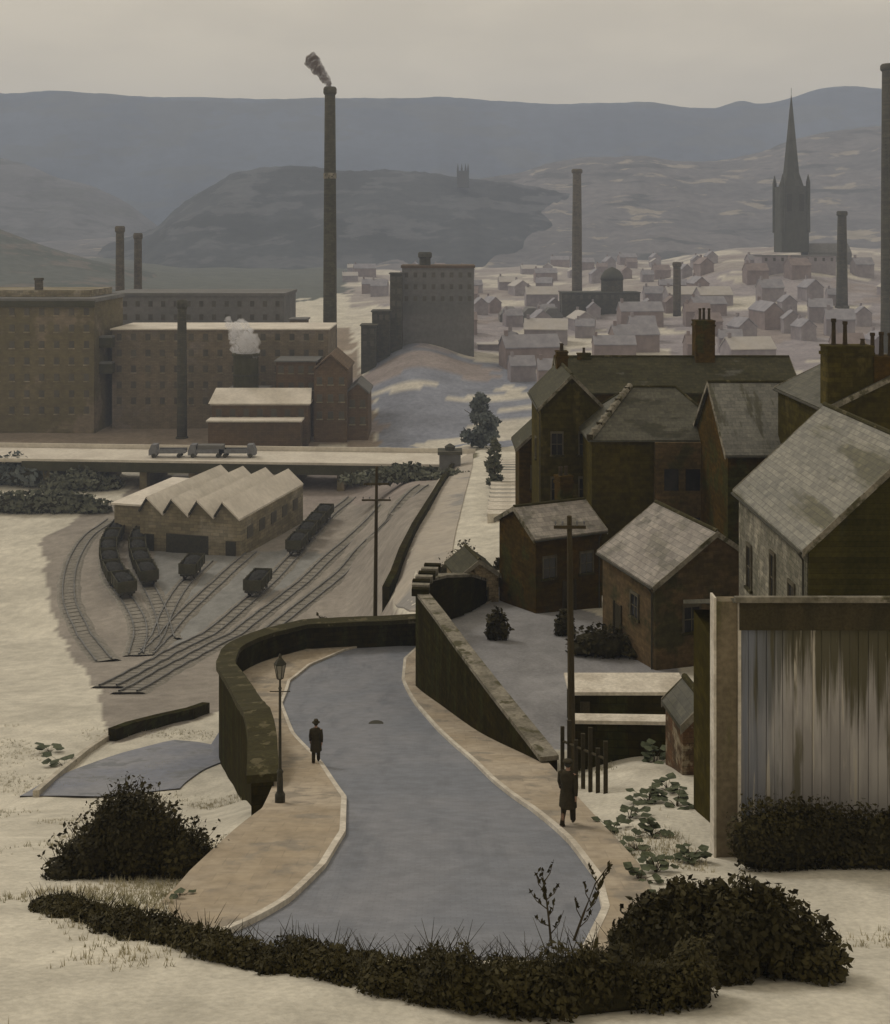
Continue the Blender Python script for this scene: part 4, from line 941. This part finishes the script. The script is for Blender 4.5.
# tank with steam, low white roofed shed, rust-brown gables
tk = P(246, 392, 262); T_ = thing('boiler_tank', 'dark round boiler tank giving off white steam', 'boiler tank', (tk.x, 262, tk.z-2)); MB().lathe([(3.,0),(3.,8.6),(3.3,8.7),(3.3,9.2),(2.6,9.3),(2.6,8.6)], seg=18).build('tank', MT['girder'], T_); MB().lathe([(3.1,4),(3.15,4.2),(3.1,4.4)], seg=18).build('hoop', MT['iron'], T_)
bpy.data.objects[T_.name].location.z = tk.z
block('boiler_house', 'brown boiler house under the tank', 228, 266, 391, 261, 7, MT['mill_rust'], MT['mill_slate'], parapet=False, rows=1, cols=3)
block('white_roofed_shed', 'low brown shed with bright white roof below the boiler tank', 212, 308, 405, 252, 6, MT['mill_rust'], MT['whitewash'], parapet=False, rows=1, cols=7, cat='shed')
ob = [o_ for o_ in bpy.data.objects if o_.name == 'white_roofed_shed'][0]
q = [(-11.6,-.6),(11.6,-.6)]; hh = (ZC-(405-EY)*252/F)-ob.location.z; m = MB(); m.quad((-11.7,-.8,hh+.4),(11.7,-.8,hh+.4),(11.2,5.5,hh+3.2),(-11.2,5.5,hh+3.2)); m.quad((11.7,-.8,hh+.36),(-11.7,-.8,hh+.36),(-11.2,5.5,hh+.36),(11.2,5.5,hh+.36)); m.tri((-11.7,-.8,hh+.4),(-11.2,5.5,hh+3.2),(-11.2,5.5,hh+.4)); m.tri((11.7,-.8,hh+.4),(11.2,5.5,hh+.4),(11.2,5.5,hh+3.2)); m.build('sloped_roof', MT['whitewash'], ob)
block('loading_shed', 'long low shed with a thin white roof line by the bridge', 208, 300, 422, 246, 4, MT['mill_rust'], MT['whitewash'], parapet=False, cat='shed')
block('gabled_boiler_house', 'rust brown gabled building at the foot of the tallest chimney', 314, 347, 356, 256, 16, MT['mill_rust'], MT['mill_rust'], pitched=3.4, rows=3, cols=3)
block('lean_building', 'dark brown low building right of the rust gable', 347, 368, 384, 258, 12, MT['mill_rust'], MT['mill_slate'], pitched=2.2, rows=2, cols=2)
block('roof_vent_house', 'small block standing up behind the long mill roof', 290, 306, 320, 300, 6, MT['mill_grey'], MT['mill_slate'], parapet=False)
block('retort_house', 'sloping grey shed roof between the long mill and rust gable', 276, 316, 362, 262, 10, MT['mill_rust'], MT['mill_slate'], parapet=False, rows=2, cols=4)
# castle-like works on the mound
block('gas_works', 'big grey works block on the mound with a stub chimney', 402, 474, 268, 372, 18, MT['mill_slate'], MT['mill_rust'], rows=3, cols=8)
chimney('stub chimney on top of the grey works block', 425, 252, 376, 4.2, 3.8, MT['chim'])
block('works_tower', 'dark narrow tower at the left of the grey works block', 390, 402, 274, 366, 8, MT['chim'], MT['chim'], parapet=False, cat='tower', rows=4, cols=2)
block('works_annexe', 'dark square annexe stepping down left of the tower', 372, 390, 312, 362, 9, MT['chim'], MT['chim'], parapet=False, rows=1, cols=3)
block('works_bunker', 'lowest dark bunker at the left foot of the works', 361, 376, 326, 356, 8, MT['chim'], MT['chim'], parapet=False, rows=2, cols=2)
block('ruined_tower', 'tiny twin pinnacled tower on the far wooded ridge', 457, 469, 171, 1290, 14, MT['church'], MT['church'], parapet=False, cat='tower', base=P(463,182,1290).z-6, rows=0)
t_ = [o_ for o_ in bpy.data.objects if o_.name == 'ruined_tower'][0]
for a in (-6,-1.5,3,6): MB().lathe([(1.2,0),(1.2,3),(.1,9)], (a,2), 6).build('pinnacle', MT['church'], t_).location = (0,0,P(463,171,1290).z-t_.location.z)
# domed kiln and wall
kd = 500.; kx = (612-CX)*kd/F; kz = G(kx, kd); zt = ZC-(267-EY)*kd/F; K = thing('domed_tower', 'dark domed water tower standing in the far town', 'tower', (kx, kd, kz-1)); hh = zt-kz+1
MB().lathe([(5.,0),(5.,hh*.72),(5.2,hh*.73)], seg=20).build('drum', MT['chim'], K); MB().lathe([(5.3,hh*.73),(4.9,hh*.82),(3.6,hh*.92),(1.4,hh*.98),(.4,hh)], seg=20).build('dome', MT['church'], K, True)
block('walled_works', 'dark low walled works around the foot of the domed tower', 562, 640, 293, 492, 12, MT['chim'], MT['church'], parapet=False, rows=1, cols=10)
# church
cd = 600.; cx_ = (795.5-CX)*cd/F; cz = ZC-(247-EY)*cd/F-3; Ch = thing('church', 'dark gothic church tower with tall needle spire on the right hill', 'church', (cx_, cd, cz)); k = cd/F; tw = 27*k/2; th = (247-186)*k+3
MB().box(-tw,tw,0,2*tw,0,th).build('tower', MT['church'], Ch)
MB().lathe([(tw*.95,th),(tw*.60,th+14*k),(tw*.12,th+80*k),(.12,th+93*k)], (0,tw), 8).build('spire', MT['church'], Ch); MB().lathe([(.12,th+91*k),(.12,th+100*k)], (0,tw), 5).build('weathervane', MT['iron'], Ch)
for a in (-1,1):
    for b in (0,2): MB().lathe([(tw*.16,th*.3),(tw*.16,th+4*k),(.1,th+12*k)], (a*tw*.95, tw*b if b else .3), 6).build('pinnacle', MT['church'], Ch)
for a in (-.45,.45): MB().box(a*tw-1.3,a*tw+1.3,-.15,.05,th*.62,th*.88).build('belfry_opening', MT['iron'], Ch)
m = MB(); m.prism([(-6,-8),(-6,-1),(0,4),(6,-1),(6,-8)], 0, 24); nv = m.build('nave', MT['mill_slate'], Ch); nv.location = (tw+.1, 8, 1); nv.rotation_euler = (0,0,-PI/2)
block('long_chapel', 'long grey roofed chapel hall below the church spire', 762, 836, 256, 560, 14, MT['far_wall'], MT['mill_slate'], parapet=False, rows=1, cols=9, cat='chapel')

# ------------------------------------------------------------------ far town houses
protos = []
def far_house(i, wm, rm, w, l, e, r_):
    o = thing('terraced_house', 'x', 'house', (0,0,0), 0, 'houses of the far hazy town')
    MB().prism([(-w/2,-4),(w/2,-4),(w/2,e),(0,e+r_),(-w/2,e)], -l/2, l/2).build('wall', wm, o)
    ro = MB()
    for s in (-1,1):
        p = [(0,e+r_+.05),(s*(w/2+.3),e-.2),(s*(w/2+.3),e+.1),(0,e+r_+.4)]; ro.prism(p if s > 0 else p[::-1], -l/2-.2, l/2+.2)
    rr = ro.build('roof', rm, o); MB().box(-.5,.5,l/2-1.6,l/2-.6,e,e+r_+1.6).build('chimney', wm, rr)
    return o
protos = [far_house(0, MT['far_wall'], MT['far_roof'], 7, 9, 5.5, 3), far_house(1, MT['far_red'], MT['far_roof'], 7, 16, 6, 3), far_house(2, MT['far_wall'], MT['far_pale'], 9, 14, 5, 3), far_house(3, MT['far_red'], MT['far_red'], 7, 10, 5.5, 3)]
for ob in bpy.data.objects: TREE[ob.name] = []
for ob in bpy.data.objects:
    if ob.parent: TREE[ob.parent.name].append(ob)
rnd = random.Random(21); used = set(); placed = []
LB = ['small grey walled house among the roofs of the far town', 'long reddish terrace house among the roofs of the far town', 'pale roofed building among the roofs of the far town', 'small reddish brown house among the roofs of the far town']
tries = 0
while len(placed) < 105 and tries < 4000:
    tries += 1; px = rnd.uniform(350, 930); yy = rnd.uniform(262, 428) if rnd.random() < .5 else rnd.uniform(262, 345)
    if px < 480 and yy > 335: continue
    if px < 400 and yy < 345 and yy > 300: continue
    if 560 < px < 650 and 285 < yy < 312: continue
    if 755 < px < 850 and yy < 275: continue
    if px > 600 and yy > 365: continue
    q = hit(px, yy, 200.)
    if q.y > 1500 or any((q-p).length < 13+q.y*.008 for p in placed): continue
    placed.append(q); k = rnd.choices(range(4), (5,3,2,2))[0]; rz = (PI/2 if rnd.random() < .65 else 0)+rnd.uniform(-.25,.25)
    s = rnd.uniform(.8,1.15)
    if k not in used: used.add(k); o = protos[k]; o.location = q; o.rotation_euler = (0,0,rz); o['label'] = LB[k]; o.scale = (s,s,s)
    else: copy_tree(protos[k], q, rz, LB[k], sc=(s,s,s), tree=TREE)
# bigger pale warehouses
block('long_warehouse', 'long low white roofed warehouse in the far town', 478, 562, 345, 395, 8, MT['far_wall'], MT['far_pale'], parapet=False, rows=1, cols=10, cat='warehouse')
sw = P(500, 313, 470); o = thing('weaving_shed', 'grey weaving shed with three humped roofs in the far town', 'weaving shed', (sw.x, 470, sw.z-7)); 
for i in range(3): MB().prism([(i*9,-4),(i*9+8.99,-4),(i*9+8.99,6),(i*9+6.5,9),(i*9+3,9),(i*9,6)], 0, 14).build('bay', MT['mill_slate'], o)
block('dye_works', 'broad brown dye works block left of the warehouse', 418, 470, 338, 405, 10, MT['far_red'], MT['far_wall'], parapet=False, rows=2, cols=6, cat='works')

# ------------------------------------------------------------------ vegetation
tree('tree', 'pointed blue grey tree standing beyond the end of the bridge', 480, 446, 11.5, 9.5, MT['leaf_blue'], 5000, 3, d=232, size=.45, pointed=.35, low=.1)
tree('tree', 'dark conical tree beside the steps on the lower road', 495, 492, 7.5, 4.2, MT['leaf_far'], 3500, 5, size=.28, pointed=.6, low=.08, d=168)
pl = P(450, 462, 205); gp = thing('bridge_pillar', 'stout grey pillar at the right end of the bridge', 'pillar', (pl.x, 207, zb-1.5)); MB().box(-2.,2.,-1.6,1.6,0,4.6).build('shaft', MT['mill_slate'], gp); MB().box(-2.3,2.3,-1.9,1.9,4.602,5.2).lathe([(.9,5.2),(1.,5.9),(.2,6.4)], seg=8).build('cap', MT['chim'], gp)
bush('thicket', 'dark rounded thicket at the left edge below the mill', 'thicket', 12, 484, 15, 5.6, MT['leaf_blue'], 1800, .55, 11)
bush('thicket', 'low olive thicket left of the engine shed roof', 'thicket', 80, 490, 13, 4.2, MT['leaf_far'], 1600, .5, 12)
bush('hedgerow', 'long low dark hedgerow above the pale field at the left', 'hedgerow', 40, 512, 22, 4., MT['leaf_far'], 2200, .5, 13, depth=.3)
bush('shrub', 'small shrub poking above the curved wall beside the road', 'shrub', 318, 640, 1.5, 3.6, MT['leaf'], 700, .13, 14, base=Vector(((318-CX)*72.6/F+.0, 74.6, ZC-29.2)))
bush('thicket', 'dark green slope thicket under the right half of the bridge', 'thicket', 408, 482, 20, 2.6, MT['leaf_far'], 2400, .5, 15, depth=.4)
for i, (px, yy, w_, h_, lab) in enumerate([(462,580,3.6,3.0,'dark shrub on the terrace edge above the retaining wall'),(500,576,1.,1.7,'small dark upright shrub by the street wall'),(490,600,2.4,1.2,'brown low shrub lining the top of the retaining wall'),
        (497,640,1.1,1.7,'dark round shrub on the street near the middle of the wall'),(607,655,3.6,1.6,'spreading dark shrub against the left wall of the small brick house'),(565,636,1.,1.5,'dark shrub left of the telegraph pole on the street')]):
    bush('shrub', lab, 'shrub', px, yy, w_, h_, MT['leaf'], 900, .13, 30+i)
# big dark bush bottom left
bush('bramble_mound', 'large peaked black bramble mound left of the pavement', 'bramble', 134, 884, 4.0, 2.55, MT['leaf'], 22000, .055, 41, depth=.55, lumps=15, top_shape=lambda t: 1.0-.74*abs(t)**.9, d=28.2)
# foreground hedge, in lengths
HED = [((42,908),(150,938),.30,1.2,'thin left end of the foreground hedge, trailing off in the pale ground'),((140,936),(290,972),.38,1.4,'left length of the foreground hedge below the pavement'),((280,968),(440,1002),.50,1.5,'middle length of the foreground hedge below the road'),
       ((430,998),(560,1012),.78,1.9,'thick length of the foreground hedge below the saplings'),((550,1010),(700,996),.85,2.0,'right length of the foreground hedge, darkest and thickest')]
for i, (a, b, hh, wd_, lab) in enumerate(HED):
    rnd = random.Random(50+i); A = hit(*a); B = hit(*b); o = thing('hedge', lab, 'hedge', A, 0, 'lengths of the foreground hedge'); bl = []; n = 44
    for k in range(n):
        t = (k+rnd.random())/n; p = A.lerp(B, t); q = rnd.uniform(-.5,.5)*wd_*.45; p.x += rnd.uniform(-.1,.1); p.y += q; p.z = GT(p.x, p.y)
        h2 = hh*(.45+.75*rnd.random())*(1-abs(q)*.5); r2 = .14+.16*rnd.random(); bl.append(((p.x-A.x, p.y-A.y, p.z-A.z+h2*.45), (r2*1.3, r2*1.1, h2*.55)))
    m = MB(); leaves(m, bl, 17000, .042, rnd, shell=.35)
    for k in range(260):        # twigs and long blades that break the outline
        c, r_ = rnd.choice(bl); p = Vector(c)+Vector((rnd.uniform(-1,1)*r_[0], rnd.uniform(-1,1)*r_[1], r_[2]*.4)); e = Vector((rnd.uniform(-.35,.35), rnd.uniform(-.2,.2), rnd.uniform(.15,.42)))*(.5+hh); w = Vector((.010,0,0)); m.quad(p-w, p+w, p+e+w*.2, p+e-w*.2)
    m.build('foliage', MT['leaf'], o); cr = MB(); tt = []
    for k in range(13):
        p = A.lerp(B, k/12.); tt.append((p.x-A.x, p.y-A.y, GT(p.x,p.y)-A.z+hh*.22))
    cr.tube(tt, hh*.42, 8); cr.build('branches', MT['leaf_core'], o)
for i, (px, yy, w_, h_, lab) in enumerate([(672,962,1.5,1.15,'leftmost rounded bush of the dark group at bottom right'),(712,966,1.5,1.35,'middle rounded bush of the dark group at bottom right'),(760,972,1.9,1.35,'rightmost and tallest bush of the dark group at bottom right')]):
    bush('bush', lab, 'bush', px, yy, w_, h_, MT['leaf'], 11000, .055, 60+i, depth=1., lumps=6)
# hedge against the outbuilding
bush('hedge', 'thick dark hedge growing along the foot of the boarded outbuilding', 'hedge', 830, 868, 4.8, 1.75, MT['leaf'], 20000, .055, 70, depth=.25, lumps=12, top_shape=lambda t: .9, base=Vector((9.7,26.9,ZC-15.4)))
# young garden plants
spots = [(655,762,'young leafy plant in the top bed of the garden below the black wall',9),(668,790,'sprawling green plant under the top bed of the garden',6),(676,806,'flat leafed plant at the right of the garden rows',6),(648,802,'bushy green plant in the middle of the garden rows',10),
         (630,818,'upright green plant at the left of the garden rows',6),(652,836,'broad green plant in the fourth garden row',9),(612,832,'low green plant right beside the pavement edge',5),(636,850,'tiny low green plant under the fourth garden row',4),
         (690,862,'tall large leafed plant, biggest in the garden',12),(656,872,'rounded leafy plant left of the biggest garden plant',9),(640,884,'trailing green plant near the lower pavement',6),(632,900,'thin drooping plant beside the lower pavement',5),(664,905,'small leafy plant just above the bottom right bushes',6),
         (50,752,'small lone leafy weed on the pale ground at the left edge',4),(64,766,'low lone weed beside the blue grey lane',4),(180,916,'little dark weed on the edge of the left pavement',2)]
for i, (px, yy, lab, nl) in enumerate(spots):
    rnd = random.Random(80+i); q = hit(px, yy); sc = q.y/30.; o = thing('garden_plant', lab, 'plant', q, 0, 'scattered young plants'); stm = MB(); lf = MB()
    for k in range(nl*2):
        a = rnd.random()*6.3; ln_ = (.12+.26*rnd.random())*sc; el = rnd.uniform(.2,1.3); tip = Vector((math.cos(a)*math.cos(el), math.sin(a)*math.cos(el), math.sin(el)))*ln_*1.3
        stm.tube([(0,0,-.05), tip*.5+Vector((0,0,.04)), tip], [.012,.009,.005], 4); s = Vector((-math.sin(a), math.cos(a), 0))*.15*sc*(.7+.6*rnd.random()); fw = Vector((math.cos(a), math.sin(a), -.15+.5*rnd.random()))*.17*sc
        lf.v += [tuple(tip-fw*.3), tuple(tip+s+fw*.25), tuple(tip+s*.7+fw*.9+Vector((0,0,-.02))), tuple(tip+fw*1.3), tuple(tip-s*.7+fw*.9+Vector((0,0,-.02))), tuple(tip-s+fw*.25)]; n = len(lf.v)-6; lf.f += [(n,n+1,n+2,n+3),(n,n+3,n+4,n+5)]
    stm.build('stem', MT['bark'], o); lf.build('leaves', MT['leaf_green'], o)
# dry tufts on the bare pale ground
rnd = random.Random(5); m = MB(); cnt = 0
while cnt < 9000:
    d = 13+60*rnd.random()**1.7; px = rnd.uniform(-120, 1010); x = (px-CX)*d/F
    if GT(x, d) > G(x, d)+.05 or inside((x, d), UP) or (x > 6.5 and d > 26) : continue
    if noise.noise(Vector((x*.22, d*.22, 3))) < .02+.25*rnd.random(): continue
    cnt += 1; z = G(x, d); 
    for k in range(5):
        h_ = rnd.uniform(.05,.17); a = rnd.random()*6.3; e = Vector((math.cos(a)*h_*.6, math.sin(a)*h_*.6, h_)); b = Vector((x+rnd.uniform(-.06,.06), d+rnd.uniform(-.06,.06), z-.02)); w = Vector((-math.sin(a), math.cos(a), 0))*.011
        m.tri(b-w, b+w, b+e)
tag(m.build('grass', mat('dry_straw_grass', (.40,.36,.26), (.24,.225,.14), .4, bump=0, fine=.2)), 'thin dry grass tufts on the pale ground', 'grass', kind='stuff')
# bare saplings in front
def sapling(label, px, y, h, lean, seed, d):
    rnd = random.Random(seed); x = (px-CX)*d/F; o = thing('sapling', label, 'sapling', (x, d, ZC-Hr(d) if d > 18 else G(x, d))); m = MB(); lf = MB()
    m.tube([(0,0,-.1),(lean*.3,0,h*.35),(lean*.6,.05,h*.7),(lean,0,h)], [.028,.022,.015,.006], 6)
    for k in range(7):
        t = .15+.11*k; b = Vector((lean*t,0,h*t)); s = -1 if k % 2 else 1; e = b+Vector((s*(.12+.22*rnd.random()), rnd.uniform(-.1,.1), .22+.25*rnd.random())); m.tube([b, (b+e)/2+Vector((s*.03,0,-.03)), e], [.012,.009,.004], 4)
        for j in range(7):
            p = b.lerp(e, .3+.7*rnd.random()); a = Vector((rnd.gauss(0,1), rnd.gauss(0,1), 1.3)).normalized()*.055; w = a.cross(Vector((.3,1,.2))).normalized()*.024; lf.quad(p-a, p-w, p+a, p+w)
    for j in range(26):
        t = .55+.45*rnd.random(); p = Vector((lean*t,0,h*t))+Vector((rnd.gauss(0,.02),0,0)); a = Vector((rnd.gauss(0,.6),rnd.gauss(0,.6),1.2)).normalized()*.06; w = a.cross(Vector((.3,1,.2))).normalized()*.026; lf.quad(p-a, p-w, p+a, p+w)
    m.build('stem', MT['bark'], o); lf.build('leaves', MT['leaf'], o)
sapling('thin bare sapling standing alone before the road', 552, 948, 1.45, -.2, 5, 20.6)
sapling('leaning sapling by the right kerb of the road', 572, 940, 1.5, .75, 6, 21.)

# ------------------------------------------------------------------ steps down to the lower road
stp = thing('stone_steps', 'pale flight of stone steps descending beside the dark cottage', 'steps', (4.8,128,ZC-34))
q0 = hit(506, 520, 95.); q1 = hit(506, 462, 95.)
stp.location = q0; k = 16
m = MB(); a = G(q1.x,q1.y)-q0.z; m.quad((-2.3,0,.45),(2.3,0,.45),(q1.x-q0.x+2.3,q1.y-q0.y,a+.45),(q1.x-q0.x-2.3,q1.y-q0.y,a+.45)); m.build('flight_bed', MT['slate_mid'], stp)
for i in range(k):
    t0 = i/k; a = q0.lerp(q1, t0); zz = G(a.x, a.y)-q0.z; MB().box(-2.2,2.2,0,(q1.y-q0.y)/k*.42,-1.,.75-.02*i).build('step', MT['kerb'], stp).location = (a.x-q0.x, a.y-q0.y, zz)

# ------------------------------------------------------------------ smoke and steam, haze
st_m = volume('white_steam', (.93,.93,.97), .55, .2); sm_m = volume('brown_smoke', (.16,.11,.075), 1.6, .1)
m = MB(); s0 = P(247, 362, 262)
for i, (px, yy, r_) in enumerate([(247,360,1.7),(250,353,2.2),(242,350,2.3),(247,343,2.6),(239,340,2.2),(244,333,2.3),(236,330,1.8),(241,325,1.5),(229,325,1.1),(233,335,1.3),(228,319,.8),(252,345,1.4)]):
    p = P(px, yy, 262+(i%3-1)*.6); m.blob((p.x-s0.x, p.y-262, p.z-s0.z), (r_,r_,r_), .55, 1.7, 3, i)
o = m.build('steam', st_m); o.location = (s0.x, 262, s0.z); tag(o, 'curling white steam rising from the boiler tank', 'steam', kind='stuff')
m = MB(); s0 = P(330, 86, 300)
for i in range(9):
    t = i/8.; r_ = .9+1.0*t; m.blob((-.3-4.6*t, .2*math.sin(i), .6+6.2*t+.4*math.sin(i*2)), (r_, r_*.8, r_*1.15), .4, 1.7, 3, i)
o = m.build('smoke', sm_m); o.location = s0; tag(o, 'brown smoke drifting from the tallest chimney', 'smoke', kind='stuff')
hz = MB().box(-8200,8200,-60,2880,ZC-70,ZC+400).build('haze', volume('valley_haze', (.66,.76,1.0), .00031)); tag(hz, kind='stuff')

# ------------------------------------------------------------------ light
W_ = bpy.data.worlds.new('World'); scene.world = W_; W_.use_nodes = True; nt = W_.node_tree; bg = nt.nodes['Background']
SUN_AZ, SUN_EL = -48, 42         # from ahead and left
sky = nt.nodes.new('ShaderNodeTexSky'); sky.sky_type = 'NISHITA'; sky.sun_disc = False; sky.sun_elevation = R(SUN_EL); sky.sun_rotation = R(SUN_AZ); sky.dust_density = 5; sky.air_density = 1.2
tc = nt.nodes.new('ShaderNodeTexCoord')
cf = noise_f(nt, tc.outputs['Generated'], 5., (1,1,3.5), lo=.35, hi=.65, detail=8)
cloud = mixrgb(nt, cf, (7.3,6.3,4.6), (6.5,5.6,4.1))
col = mixrgb(nt, .92, sky.outputs[0], cloud)
nt.links.new(col, bg.inputs['Color']); bg.inputs['Strength'].default_value = .1
sl = bpy.data.lights.new('sun', 'SUN'); sl.energy = 1.1; sl.angle = R(14); sl.color = (1,.94,.84); so = bpy.data.objects.new('sun', sl); C.objects.link(so)
az, el = R(SUN_AZ), R(SUN_EL); dirv = Vector((math.sin(az)*math.cos(el), math.cos(az)*math.cos(el), math.sin(el))); so.rotation_euler = dirv.to_track_quat('Z', 'Y').to_euler(); so.location = (0,0,200)

# ------------------------------------------------------------------ camera
cam = bpy.data.cameras.new('camera'); co = bpy.data.objects.new('camera', cam); C.objects.link(co); co.location = (0,0,ZC); co.rotation_euler = (PI/2,0,0)
cam.sensor_fit = 'HORIZONTAL'; cam.sensor_width = 36; cam.lens = 36*F/890; cam.shift_y = -(512-EY)/890; cam.clip_start = .5; cam.clip_end = 12000
scene.camera = co
vs = scene.view_settings; vs.view_transform = 'Standard'; vs.look = 'None'; vs.exposure = 0; vs.gamma = 1; vs.use_curve_mapping = False
scene.cycles.volume_bounces = 2; scene.cycles.max_bounces = 6; scene.cycles.use_denoising = True
